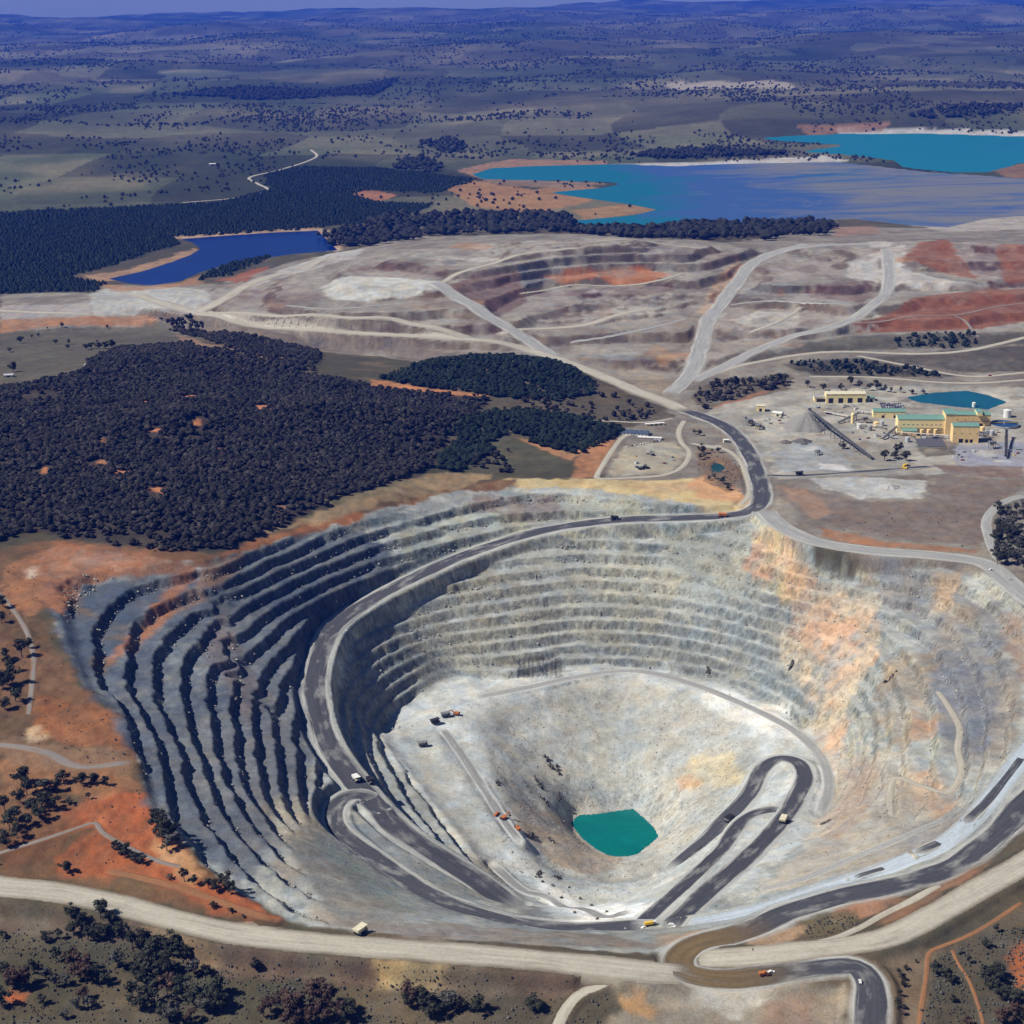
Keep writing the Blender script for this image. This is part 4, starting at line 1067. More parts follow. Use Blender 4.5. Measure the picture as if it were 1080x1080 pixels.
def water_material(name, c1, c2, c3, rough, s1, s2, thr=(0.4, 0.6), thr2=(0.55, 0.7), axis=None):
    m, n, l, b = mat(name)
    pos = world_pos(n)
    a = noise_node(n, l, pos, s1, 6, 0.6, (0.7, 0.7, 1.0)); d = noise_node(n, l, pos, s2, 8, 0.68, (0.45, 1.1, 1.0))
    for q in (a, d): q.node.inputs['Distortion'].default_value = 1.2
    if axis:   # deposit settles toward one end of the pond
        sp = n.new("ShaderNodeSeparateXYZ"); l.new(pos, sp.inputs[0])
        g_ = rng_node(n, l, sp.outputs[0], axis[0], axis[1], axis[2], axis[3])
        a = math_node(n, l, 'ADD', a, g_)
        d = math_node(n, l, 'ADD', d, rng_node(n, l, sp.outputs[0], axis[4], axis[5], axis[6], axis[7]))
    c = mix_node(n, l, rng_node(n, l, a, thr[0], thr[1], 0, 1), c1, c2)
    c = mix_node(n, l, rng_node(n, l, d, thr2[0], thr2[1], 0, 1), c, c3)
    l.new(c, b.inputs["Base Color"])
    b.inputs["Roughness"].default_value = rough; b.inputs["Specular IOR Level"].default_value = 0.15
    return m

def water(name, P, z, step, material, label):
    bm = fill_poly(P, z, step)
    me = bpy.data.meshes.new(name); bm.to_mesh(me); bm.free(); me.materials.append(material)
    o = link(bpy.data.objects.new(name, me)); tag(o, label, kind="structure"); return o

def grow(P, d):
    c = P.mean(0); n_ = np.roll(P, -1, 0) - np.roll(P, 1, 0); n_ = np.stack([n_[:, 1], -n_[:, 0]], -1)
    n_ /= np.linalg.norm(n_, axis=1)[:, None]
    area = np.sum(P[:, 0] * np.roll(P[:, 1], -1) - np.roll(P[:, 0], -1) * P[:, 1])
    return P + n_ * d * (1 if area > 0 else -1)
water("pit_lake", grow(W_LAKE, 2.0), -268, 9, water_material("pit_water", srgb(4,104,98), srgb(3,96,92), srgb(6,110,104), 0.25, 0.02, 0.05), "small emerald green lake at the bottom of the pit")
water("reservoir", grow(W_RES, 12), -13, 40, water_material("reservoir_water", srgb(3,34,98), srgb(3,28,86), srgb(5,38,104), 0.3, 0.003, 0.01), "deep blue reservoir behind the waste rock dump")
water("tailings_pond", grow(W_TA, 10), -16, 60, water_material("tailings_water", srgb(18,96,118), srgb(54,82,130), srgb(110,110,110), 0.5, 0.0016, 0.0030, (0.42, 0.60), (0.56, 0.76), (150, 900, -0.35, 0.2, 350, 1300, -0.16, 0.2)), "large turquoise and violet blue tailings pond")
water("tailings_pond", grow(W_TB, 10), -16, 60, water_material("turquoise_water", srgb(14,106,126), srgb(24,92,128), srgb(66,86,132), 0.4, 0.0016, 0.003, (0.4, 0.6), (0.6, 0.75), (1800, 4200, -0.2, 0.25, 3200, 5200, -0.2, 0.3)), "turquoise upper tailings pond with white beach")
water("process_pond", grow(W_PROC, 4), 1, 20, water_material("process_water", srgb(14,84,102), srgb(12,76,96), srgb(20,90,106), 0.3, 0.01, 0.02), "teal process water pond behind the plant")
water("farm_pond", grow(W_SMALL, 1.5), 1, 6, water_material("pond_water", srgb(24,66,64), srgb(20,58,58), srgb(30,72,66), 0.3, 0.05, 0.1), "tiny dark green pond ringed by scrub")
# ------------------------------------------------------------------ vegetation
def leaf_material(name, c1, c2, var=None):
    m, n, l, b = mat(name)
    pos = world_pos(n)
    a = noise_node(n, l, pos, 0.45, 3, 0.6); d = noise_node(n, l, pos, 0.03, 3, 0.6)
    c = mix_node(n, l, rng_node(n, l, a, 0.35, 0.65, 0, 1), c1, c2)
    if var:
        rn = noise_node(n, l, pos, 0.11, 2, 0.5)
        c = mix_node(n, l, rng_node(n, l, rn, 0.5, 0.68, 0, 0.8), c, var)
    v = rng_node(n, l, d, 0.3, 0.7, 0.55, 1.45)
    t = n.new("ShaderNodeVectorMath"); t.operation = 'SCALE'
    l.new(c, t.inputs[0]); l.new(v, t.inputs[3]); l.new(t.outputs[0], b.inputs["Base Color"])
    return m
LEAF = [leaf_material("gum_leaves", (0.030,0.034,0.022), (0.052,0.052,0.034)),
        leaf_material("russet_leaves", (0.058,0.036,0.028), (0.085,0.055,0.040)),
        leaf_material("grey_leaves", (0.070,0.068,0.058), (0.100,0.098,0.084))]
FOREST_LEAF = leaf_material("forest_leaves", (0.012,0.012,0.011), (0.030,0.028,0.025), (0.065,0.056,0.048))
PINE_LEAF = leaf_material("pine_needles", (0.009,0.015,0.011), (0.017,0.025,0.016))
FAR_LEAF = leaf_material("far_leaves", (0.018,0.019,0.016), (0.030,0.030,0.024))
BARK = mat("bark")[0]; BARK.node_tree.nodes["Principled BSDF"].inputs["Base Color"].default_value = (0.13, 0.10, 0.08, 1)

_ico_v = None
def ico():
    import bmesh
    global _ico_v
    if _ico_v is None:
        bm = bmesh.new(); bmesh.ops.create_icosphere(bm, subdivisions=1, radius=1.0)
        bm.verts.ensure_lookup_table()
        _ico_v = (np.array([v.co[:] for v in bm.verts]), np.array([[v.index for v in f.verts] for f in bm.faces]))
        bm.free()
    return _ico_v

def crown_mesh(seed, H, R, nclump, nleaf, material):
    r = np.random.default_rng(seed)
    V = []; F = []; nv = 0
    iv, if_ = ico()
    cl = []
    for c in range(nclump):
        u = r.normal(size=3); u /= np.linalg.norm(u)
        rad = r.uniform(0.25, 0.82)
        p = np.array([u[0] * R * rad, u[1] * R * rad, H * 0.52 + u[2] * H * 0.34 * rad + 0.1 * H * r.normal() * 0.5])
        cl.append((p, R * r.uniform(0.22, 0.40)))
    for p, s in cl:
        core = iv * s * 0.78 * r.uniform(0.75, 1.15, (len(iv), 1)) * np.array([1, 1, 0.75]) + p
        V.append(core); F.append(if_ + nv); nv += len(core)
        n = nleaf
        d = r.normal(size=(n, 3)); d /= np.linalg.norm(d, axis=1)[:, None]
        q = p + d * s * r.uniform(0.7, 1.25, (n, 1)) * np.array([1, 1, 0.8])
        a = r.normal(size=(n, 3)); a /= np.linalg.norm(a, axis=1)[:, None]
        b = np.cross(a, d); b /= np.linalg.norm(b, axis=1)[:, None] + 1e-6
        L = R * r.uniform(0.06, 0.13, (n, 1))
        tri = np.stack([q + a * L, q - a * L * 0.6 + b * L, q - a * L * 0.6 - b * L], 1)
        V.append(tri.reshape(-1, 3)); F.append(np.arange(n * 3).reshape(n, 3) + nv); nv += n * 3
    return mesh_np("crown", np.vstack(V), np.vstack(F), material, False), cl

def tube(bm_v, bm_f, a, b, ra, rb, n=5):
    a = np.array(a, float); b = np.array(b, float); d = b - a; d /= np.linalg.norm(d) + 1e-9
    s = np.cross(d, [0.3, 0.9, 0.1]); s /= np.linalg.norm(s); t = np.cross(d, s)
    ang = np.arange(n) * 2 * math.pi / n; o = sum(len(v) for v in bm_v)
    ring = np.cos(ang)[:, None] * s + np.sin(ang)[:, None] * t
    bm_v.append(a + ring * ra); bm_v.append(b + ring * rb)
    i = np.arange(n); j = (i + 1) % n
    bm_f.append(np.stack([o + i, o + j, o + n + j, o + n + i], -1))

def trunk_mesh(seed, H, cl):
    V = []; F = []
    top = np.array([0, 0, H * 0.5])
    tube(V, F, (0, 0, -0.8), (0.1, 0.05, H * 0.25), H * 0.03, H * 0.022); tube(V, F, (0.1, 0.05, H * 0.25), top, H * 0.022, H * 0.014)
    for p, s in cl[:6]:
        tube(V, F, (0.1, 0.05, H * 0.28), p, H * 0.013, H * 0.005, 4)
    return mesh_np("trunk", np.vstack(V), np.vstack([f for f in F if f.shape[1] == 4]), BARK)

PROTO = {}
for kind in range(3):
    for v in range(4):
        H = 13.0; R = (5.6, 6.4, 5.0, 6.0)[v]
        cm, cl = crown_mesh(900 + kind * 10 + v, H, R, (11, 15, 9, 13)[v], 34, LEAF[kind])
        PROTO[kind, v] = (cm, trunk_mesh(kind * 10 + v, H, cl))

def plant_tree(px, py, size_m, kind, label, group, name="gum_tree", cat="tree", foot=None):
    """foot of the tree stands at photo point px, py"""
    p = at(px, py)[0] if foot is None else foot
    e = bpy.data.objects.new(name, None); link(e)
    e.empty_display_size = 1.0
    e.location = (p[0], p[1], p[2] - 0.2)
    r = random.Random(int(px * 31 + py * 17))
    e.rotation_euler = (0, 0, r.uniform(0, 6.28))
    s = size_m / 12.0
    e.scale = (s * r.uniform(0.9, 1.12), s * r.uniform(0.9, 1.12), s * r.uniform(0.82, 1.12))
    cm, tm = PROTO[kind, r.randrange(4)]
    link(bpy.data.objects.new("crown", cm), e); link(bpy.data.objects.new("trunk", tm), e)
    tag(e, label, cat, group)
    return e

def crop(pts, ox, oy, k): return [(ox + x * k, oy + y * k, *rest) for x, y, *rest in pts]
Q = 280 / 1080
random.seed(11)
TREES = [
 # label, group, points (x, y of the foot, crown px, kind)
 ("dark gum tree in the clump below the left perimeter road", "gums on the perimeter bank", crop([(410,650,24,0),(290,650,14,0),(330,700,20,0),(390,730,22,0),(450,690,20,0),(490,720,16,0),(360,740,18,0),(190,745,14,0),(240,735,14,0),(10,730,12,0),(300,720,18,0),(430,735,18,0)], 0, 800, Q)),
 ("dense dark gum tree in the thicket at the foot of the left embankment", "thicket gums", crop([(540,770,22,0),(590,760,20,0),(640,800,26,0),(690,790,24,0),(730,800,20,0),(765,810,14,0),(610,860,28,0),(560,905,26,0),(650,905,26,0),(690,865,24,0),(600,925,24,0),(790,880,20,2),(840,880,14,0)], 0, 800, Q)),
 ("russet brown gum tree in the row above the winding dirt track", "russet gums", crop([(290,850,24,1),(350,870,24,1),(390,905,20,0),(330,905,26,1),(270,920,18,2),(230,930,16,2),(430,915,18,0),(190,890,16,2),(140,870,16,0),(90,930,24,1),(50,925,20,1),(20,880,16,0),(230,830,20,0),(480,850,20,2)], 0, 800, Q)),
 ("round grey shrubby tree beside the winding dirt track on the grassy flat", "flat gums", crop([(175,1000,14,2),(345,980,18,1),(255,1060,14,2),(10,1010,20,0),(310,1020,18,2),(360,1010,14,2)], 0, 800, Q)),
 ("dark leafy gum in the dense grove on the grassy flat", "grove gums", crop([(570,1020,26,0),(620,1000,24,0),(540,975,22,0),(680,960,24,1),(740,970,24,0),(790,1000,22,0),(860,995,24,0),(880,965,22,0),(900,1025,22,0),(830,1030,22,2),(660,1055,24,0),(700,1070,22,2),(770,1075,22,1),(860,1035,20,0)], 0, 800, Q)),
 ("lone small dark tree on the bank below the perimeter road", "lone bank trees", crop([(1040,862,13,0)], 0, 800, Q) + [(270,1024,7,0)]),
 ("dark scrubby tree in the gully above the bare orange ground", "gully trees", crop([(90,110,20,0),(110,150,20,0),(80,180,18,0),(130,215,20,0),(170,195,20,0),(200,215,20,0),(160,245,20,0),(180,130,18,2),(230,130,18,0),(260,100,16,0),(330,105,14,0),(380,105,14,0),(430,108,14,0),(240,180,10,0),(280,185,8,0),(20,215,20,0),(40,285,20,0),(30,360,18,0),(70,325,18,0),(110,280,18,0),(60,245,18,2),(360,165,9,0)], 0, 800, Q)),
 ("leafy tree at the lip of the left pit benches", "pit lip trees", crop([(650,290,22,0),(690,315,22,0),(680,375,20,2),(640,270,18,0),(720,350,18,2),(660,340,20,0)], 0, 800, Q)),
 ("low dark shrub on the orange cone beside the grey dirt track", "cone shrubs", crop([(480,385,14,0),(510,400,16,0),(545,420,14,0),(580,430,12,0),(465,365,9,0)], 0, 800, Q)),
 ("dark shrub in the strip between the orange track and the pit benches", "strip shrubs", crop([(750,500,16,0),(790,515,14,0),(850,530,14,0),(920,520,18,0),(940,555,16,0),(880,540,14,0),(690,490,8,2),(270,465,14,0),(870,610,9,0),(940,625,7,0),(990,650,6,0)], 0, 800, Q)),
 ("dark tree on the orange slope at the left edge of the mine", "left slope trees", crop([(70,460,22,0),(30,510,22,0),(40,545,20,0),(10,560,20,0),(50,600,20,0),(15,625,18,0),(5,350,14,0),(10,300,12,0),(90,430,14,0),(20,470,16,0)], 0, 540, 1 / 3)),
 ("large russet gum in the clump below the yellow scar of the bank", "russet clump gums", crop([(60,1030,26,1),(120,1015,26,1),(150,1040,26,1),(30,1050,24,1),(250,960,26,1),(220,1010,26,1),(290,1000,24,1),(270,1065,26,1),(330,1060,24,1),(370,1065,22,0),(385,1030,20,0),(140,1085,24,1),(200,1080,24,1),(5,865,12,0)], 270, 800, Q)),
 ("dark gum in the clump on the grass right of the russet trees", "dark clump gums", crop([(640,990,24,1),(690,1030,24,0),(720,1055,22,0),(790,1020,22,2),(835,1025,18,0),(900,1030,22,0),(680,1000,20,0),(760,1000,18,2),(620,1010,16,0)], 270, 800, Q)),
 ("small dark tree by the pale track on the near grassland", "track side trees", crop([(85,1025,20,0),(110,1030,16,0),(60,1000,9,2)], 540, 800, Q)),
 ("round dark tree in the scrub outside the right perimeter road", "right scrub trees", crop([(965,705,12,0),(925,768,10,0),(855,832,11,0),(818,795,9,2),(720,875,14,0),(760,895,14,0),(780,915,12,0),(790,990,9,0),(920,905,22,0),(955,910,22,0),(970,890,20,0),(940,935,20,0),(1000,985,20,0),(1030,985,20,0),(1062,1000,20,0),(1010,1070,18,1),(1042,1055,18,1),(990,1080,18,1),(850,1090,14,1),(975,975,18,0),(1075,1060,16,0),(740,860,8,2)], 800, 800, Q)),
 ("scraggly dark shrub on the ditch beside the right access road", "ditch shrubs", crop([(570,880,8,0),(585,900,8,0),(590,925,8,0),(575,960,8,0),(568,1000,9,0),(570,1030,9,0),(600,860,6,0),(640,830,5,0)], 800, 800, Q)),
 ("dark tree beside the grey gravel road right of the pit", "right wood trees", [(1054 + 9 * (i % 4) + random.uniform(-3, 3), 540 + 7.0 * (i // 4) + random.uniform(-2, 2), random.choice((11, 14, 17)), random.choice((0, 0, 2))) for i in range(36)]),
 ("dark gum in the scrub between the haul road and the plant", "scrub gums", crop([(110,470,9,0),(140,468,9,0),(165,470,10,0),(190,472,10,0),(215,470,9,0),(240,472,8,0),(260,468,9,0),(285,462,10,0),(305,458,11,0),(325,460,11,0),(55,490,7,0),(40,510,6,0),(320,470,10,0),(175,482,7,2),(210,484,7,2)], 720, 250, 1 / 3)),
 ("dark tree in the line behind the workshop", "workshop trees", crop([(395,475,10,0),(445,485,9,0),(530,470,11,0),(560,480,10,0),(615,482,12,0),(590,485,10,0),(640,490,8,0),(500,485,7,0),(660,492,7,0),(690,492,7,0),(725,496,6,0),(760,495,5,0)], 720, 250, 1 / 3)),
 ("big round dark tree standing in the plant yard", "yard trees", crop([(638,708,14,0),(678,690,13,0),(706,708,12,0),(690,680,11,0),(670,702,11,0),(505,670,9,0)], 720, 250, 1 / 3)),
 ("dark conifer in the island beside the haul road", "island trees", crop([(72,410,7,0),(105,415,8,0),(120,530,10,0),(110,570,9,0),(225,525,7,0),(185,525,5,0),(140,560,8,2),(200,690,8,2),(250,720,8,0),(290,760,7,0),(170,700,6,2)], 720, 390, 1 / 6)),
 ("lone dark paddock tree on the grass beyond the forest", "paddock trees", crop([(95,372,7,0),(195,290,9,0),(530,295,7,0),(655,300,8,0),(125,562,10,0),(452,158,4,0),(592,140,5,0),(305,235,4,0),(365,225,4,0),(640,350,7,2),(1020,145,4,0),(870,342,10,0),(810,352,9,0),(1060,335,10,0),(930,345,8,0),(1000,340,8,0)], 0, 330, 1 / 9)),
]
LEAF_WORD = {0: "dark", 1: "russet", 2: "grey leaved"}
for lb, gp, pts in TREES:
    for w_ in ("dark leafy ", "dense dark ", "dark scrubby ", "russet brown ", "round grey shrubby ", "large russet ", "scraggly dark ", "low dark ", "lone small dark ", "big round dark ", "small dark ", "round dark ", "lone dark ", "leafy ", "dark "):
        if lb.startswith(w_):
            first = w_; break
    lead = {"lone small dark ": "lone ", "lone dark ": "lone ", "scraggly dark ": "scraggly ", "low dark ": "low "}.get(first, "")
    szs = sorted(c for _, _, c, _ in pts)
    for (x, y, cpx, kd) in pts:
        p = at(x, y)[0]
        d = math.sqrt(p[0] ** 2 + p[1] ** 2 + (p[2] - CAM_Z) ** 2)
        sw = "" if szs[0] == szs[-1] else ("big " if cpx >= szs[-1] * 0.97 else "small " if cpx <= szs[0] * 1.12 else "medium ")
        lb_ = lead + sw + LEAF_WORD[kd] + " " + lb[len(first):]
        plant_tree(x, y, cpx * d / FPX, kd, lb_, gp, "shrub" if lb[len(first):].startswith("shrub") else "gum_tree", "shrub" if lb[len(first):].startswith("shrub") else "tree", p)

# --- woods that read as one mass
def wood(name, label, polys, spacing, size, material, shape, seed, keep=None, blobs=2, unproject=True):
    r = np.random.default_rng(seed)
    iv, if_ = ico()
    if shape == 'lump':
        bv, bf = iv, if_
    elif shape == 'ico0':
        ph = (1 + 5 ** 0.5) / 2
        bv = np.array([(0,1,ph),(0,-1,ph),(0,1,-ph),(0,-1,-ph),(1,ph,0),(-1,ph,0),(1,-ph,0),(-1,-ph,0),(ph,0,1),(-ph,0,1),(ph,0,-1),(-ph,0,-1)]) / math.hypot(1, ph)
        from itertools import combinations
        e = 2 / math.hypot(1, ph) + 1e-6
        bf = np.array([(a, b, c) if np.dot(np.cross(bv[b] - bv[a], bv[c] - bv[a]), bv[a]) > 0 else (a, c, b) for a, b, c in combinations(range(12), 3) if max(np.linalg.norm(bv[a] - bv[b]), np.linalg.norm(bv[b] - bv[c]), np.linalg.norm(bv[a] - bv[c])) < e])
    elif shape == 'cone':
        bv = np.array([(math.cos(i * 1.0472), math.sin(i * 1.0472), -0.8) for i in range(6)] + [(0, 0, 0.75)])
        bf = np.array([(i, (i + 1) % 6, 6) for i in range(6)])
    P = []
    for poly in polys:
        A = np.array(poly, float)
        W = at(A[:, 0], A[:, 1])[:, :2] if unproject else A
        x0, y0 = W.min(0); x1, y1 = W.max(0)
        gx_, gy_ = np.meshgrid(np.arange(x0, x1, spacing), np.arange(y0, y1, spacing))
        x = gx_.ravel() + r.uniform(-0.55, 0.55, gx_.size) * spacing; y = gy_.ravel() + r.uniform(-0.55, 0.55, gx_.size) * spacing
        wx_ = x + spacing * 1.2 * fbm(x, y, spacing * 5, 3, seed); wy_ = y + spacing * 1.2 * fbm(x, y, spacing * 5, 3, seed + 1)
        ok = inpoly(wx_, wy_, W)
        if keep is not None: ok &= keep(x, y, r)
        P.append(np.stack([x[ok], y[ok]], -1))
    P = np.vstack(P)
    z = ground(P[:, 0], P[:, 1])
    n = len(P)
    Vs = []
    for b in range(blobs):
        s = size * (0.28 + 0.5 * r.uniform(size=(n, 1, 1)) ** 1.6)
        jit = r.uniform(0.72, 1.25, (n, len(bv), 1)) if shape != 'cone' else r.uniform(0.92, 1.08, (n, len(bv), 1))
        off = r.normal(size=(n, 1, 3)) * size * np.array([0.22, 0.22, 0.10]) * (0 if blobs == 1 else 1)
        base = np.stack([P[:, 0], P[:, 1], z + size * (0.55 if shape != 'cone' else 0.45)], -1)[:, None, :]
        Vs.append((bv[None] * jit * s * np.array([1, 1, 0.85]) + off + base))
    V = np.concatenate(Vs, 1).reshape(-1, 3)
    k_ = len(bv)
    F = np.concatenate([bf + b * k_ for b in range(blobs)])
    F = (F[None] + (np.arange(n) * k_ * blobs)[:, None, None]).reshape(-1, 3)
    me = mesh_np(name, V, F, material, False)
    o = link(bpy.data.objects.new(name, me)); tag(o, label, kind="stuff")
    return n
CLEAR = [at(np.array([c[0]]), np.array([c[1]]))[0] for c in ((120,428),(156,425),(200,419),(110,466),(162,457),(210,446),(234,475),(104,489),(47,495),(130,500),(164,518),(275,430))]
def in_clearing(x, y, r):
    ok = np.ones(x.shape, bool)
    for i, c in enumerate(CLEAR):
        ok &= np.hypot((x - c[0]) / 1.0, (y - c[1]) / 1.7) > (11 + 3 * (i % 3))
    ok &= r.uniform(size=x.shape) < 0.86 + 0.7 * fbm(x, y, 110, 4, 401)
    return ok
n1_ = wood("forest", "dense dark eucalypt forest on the hill behind the pit", [FOREST, [(85,392),(100,378),(125,368),(200,362),(215,372),(180,380),(120,395)], [(170,338),(200,334),(245,352),(338,372),(330,395),(300,386),(245,368),(190,352)]], 7.9, 8.2, FOREST_LEAF, 'ico0', 41, in_clearing, 2)
n2_ = wood("woodland", "dark pine wood behind the eucalypt forest", [[(400,400),(440,386),(480,379),(540,376),(590,384),(625,404),(628,416),(590,424),(520,418),(440,408)], [(520,434),(560,432),(640,448),(660,455),(645,462),(610,478),(590,476),(545,456)], [(485,440),(515,434),(545,455),(520,465),(515,485),(480,498),(462,495)]], 8.5, 9.0, PINE_LEAF, 'ico0', 42, lambda x, y, r: r.uniform(size=x.shape) < 0.9, 2)
n3_ = wood("scrub", "patchy dark scrub between the pine wood and the haul road", [[(575,412),(640,414),(690,430),(700,438),(640,444),(560,436),(530,428)], [(735,418),(752,404),(836,397),(830,408),(770,425),(740,432)], [(490,482),(530,470),(545,498),(520,502),(480,502)]], 15, 9, FOREST_LEAF, 'ico0', 43, lambda x, y, r: r.uniform(size=x.shape) < 0.45 + 0.6 * fbm(x, y, 60, 3, 402), 2)
n4_ = wood("tree_belt", "planted rows of small dark trees behind the plant", [[(835,384),(905,379),(960,390),(1015,398),(940,397),(865,394)], [(940,356),(960,354),(1032,352),(1030,366),(990,369),(945,366)]], 13, 9, PINE_LEAF, 'ico0', 44, lambda x, y, r: (r.uniform(size=x.shape) < 0.75) , 1)
n5_ = wood("pine_plantation", "dark pine plantation round the blue reservoir", [PINE_1, [(205,297),(235,281),(290,270),(275,277),(240,290)]], 13, 14, PINE_LEAF, 'cone', 45, lambda x, y, r: r.uniform(size=x.shape) < 0.95, 1)
n6_ = wood("woodland", "dark belt of trees between the waste dumps and the tailings pond", [[(330,250),(380,240),(420,226),(470,228),(560,226),(600,230),(606,238),(600,246),(520,247),(450,250),(390,262),(360,258)], [(596,243),(680,243),(745,238),(850,235),(880,240),(870,248),(800,254),(690,252),(620,249)], [(413,180),(420,170),(450,168),(470,176),(466,184)], [(660,166),(700,158),(770,160),(835,163),(790,166),(700,168)], [(950,122),(1000,114),(1075,112),(1070,120),(1000,126)], [(438,152),(475,146),(495,156),(470,164)], [(180,100),(260,92),(350,96),(420,82),(400,100),(260,106)]], 30, 25, FAR_LEAF, 'ico0', 46, lambda x, y, r: r.uniform(size=x.shape) < 0.88, 1)
# scattered paddock trees over the far country
def far_scatter():
    r = np.random.default_rng(47)
    n = 80000
    y = 5600 * (34000 / 5600) ** (r.uniform(size=n) ** 0.9)
    x = r.uniform(-1, 1, n) * (0.36 * y + 150)
    creek = smooth(0.13, 0.02, np.abs(fbm(x, y, 2600, 3, 408)))
    dens = smooth(0.28, 0.8, fbm(x, y, 1300, 5, 405, 0.6)) * 1.1 + creek * 1.1 + smooth(0.25, 0.6, fbm(x, y * 0.45, 420, 3, 406)) * 0.8 + 0.012
    dens *= smooth(6000, 8500, y) * 0.75 + 0.25
    ok = r.uniform(size=n) < dens * 0.55
    x, y = x[ok], y[ok]
    for P, g_ in ((W_RES, 60), (W_TA, 40), (W_TB, 60)):
        ok = poly_sdf(x, y, P) < -g_
        x, y = x[ok], y[ok]
    A = np.array(_A); D_ = grow(_D, 60.0)
    ok = ~inpoly(x, y, D_); x, y = x[ok], y[ok]
    return x, y, r
fx_, fy_, _r_ = far_scatter()
def scatter_mesh(name, label, x, y, size, material, r):
    bv = np.array([(1,0,0),(-1,0,0),(0,1,0),(0,-1,0),(0,0,1),(0,0,-1.0)])
    bf = np.array([(0,2,4),(2,1,4),(1,3,4),(3,0,4),(2,0,5),(1,2,5),(3,1,5),(0,3,5)])
    z = ground(x, y); n = len(x)
    s = (size * r.uniform(0.6, 1.3, n))[:, None, None]
    V = bv[None] * s * r.uniform(0.75, 1.2, (n, 6, 1)) * np.array([1, 1, 0.8]) + np.stack([x, y, z], -1)[:, None, :] + s * np.array([0, 0, 0.7])
    F = (bf[None] + (np.arange(n) * 6)[:, None, None]).reshape(-1, 3)
    o = link(bpy.data.objects.new(name, mesh_np(name, V.reshape(-1, 3), F, material, False))); tag(o, label, kind="stuff")
scatter_mesh("far_trees", "countless dark paddock trees scattered over the far farmland", fx_, fy_, 5.8 + fy_ * 0.00032, FAR_LEAF, _r_)
# grass tussocks and low scrub on the near flats
def tussocks():
    r = np.random.default_rng(48)
    out = []
    for poly, nn in (([(-60,955),(150,975),(380,1012),(640,1034),(640,1100),(-60,1100)], 2600), ([(985,1010),(1100,960),(1100,1110),(960,1110)], 700), ([(0,590),(40,600),(60,690),(130,760),(150,850),(200,915),(0,915)], 500), ([(840,965),(905,962),(905,985),(850,990)], 140), ([(870,560),(1030,580),(1030,540),(960,535)], 120), ([(735,470),(785,495),(780,520),(735,500)], 200)):
        A = np.array(poly, float); W = at(A[:, 0], A[:, 1])[:, :2]
        x = r.uniform(W[:, 0].min(), W[:, 0].max(), nn * 3); y = r.uniform(W[:, 1].min(), W[:, 1].max(), nn * 3)
        ok = inpoly(x, y, W) & (r.uniform(size=x.shape) < 0.25 + 0.8 * smooth(-0.1, 0.6, fbm(x, y, 60, 3, 407)))
        out.append(np.stack([x[ok], y[ok]], -1)[:nn])
    P = np.vstack(out)
    ok = np.ones(len(P), bool)
    for nm, lb, Cn, half, st in ROADS:
        for q in Cn[::2]:
            ok &= np.hypot(P[:, 0] - q[0], P[:, 1] - q[1]) > half + 2
    P = P[ok]
    scatter_mesh("low_scrub", "low tussocks and scrub dotted over the grass and bare slopes", P[:, 0], P[:, 1], 0.9 + 0.7 * r.uniform(size=len(P)) ** 3, LEAF[2], r)
tussocks()
# broken rock at the toe of each batter, down the crater cone and over the floor
def rubble():
    r = np.random.default_rng(49)
    toe = (np.abs(f - berm) < 0.10) & (strength > 0.3) & (PITD > 3)
    cone = (CONE > 0.3)
    flr = (PITD > 30) & (TW < 0.1) & (VY > 1500)
    pts = []
    for msk, n_, sz in ((toe, 9000, 1.0), (cone, 4500, 0.6), (flr, 1800, 0.6)):
        jj, ii = np.nonzero(msk)
        q = r.integers(0, len(jj), n_)
        pts.append(np.stack([VX[jj[q], ii[q]] + r.uniform(-1.5, 1.5, n_), VY[jj[q], ii[q]] + r.uniform(-1.2, 1.2, n_), sz * (0.45 + 1.5 * r.uniform(size=n_) ** 4)], -1))
    P = np.vstack(pts)
    ok = np.ones(len(P), bool)
    for nm, lb, Cn, half, st in ROADS[:9]:
        for q in Cn[::2]:
            ok &= np.hypot(P[:, 0] - q[0], P[:, 1] - q[1]) > half
    P = P[ok]
    m, n, l, b = mat("broken_rock")
    a = noise_node(n, l, world_pos(n), 0.12, 3, 0.6)
    l.new(mix_node(n, l, rng_node(n, l, a, 0.35, 0.65, 0, 1), srgb(116,116,112), srgb(180,176,164)), b.inputs["Base Color"])
    scatter_mesh("rubble", "loose broken rock strewn over the pit benches and floor", P[:, 0], P[:, 1], P[:, 2], m, r)
rubble()
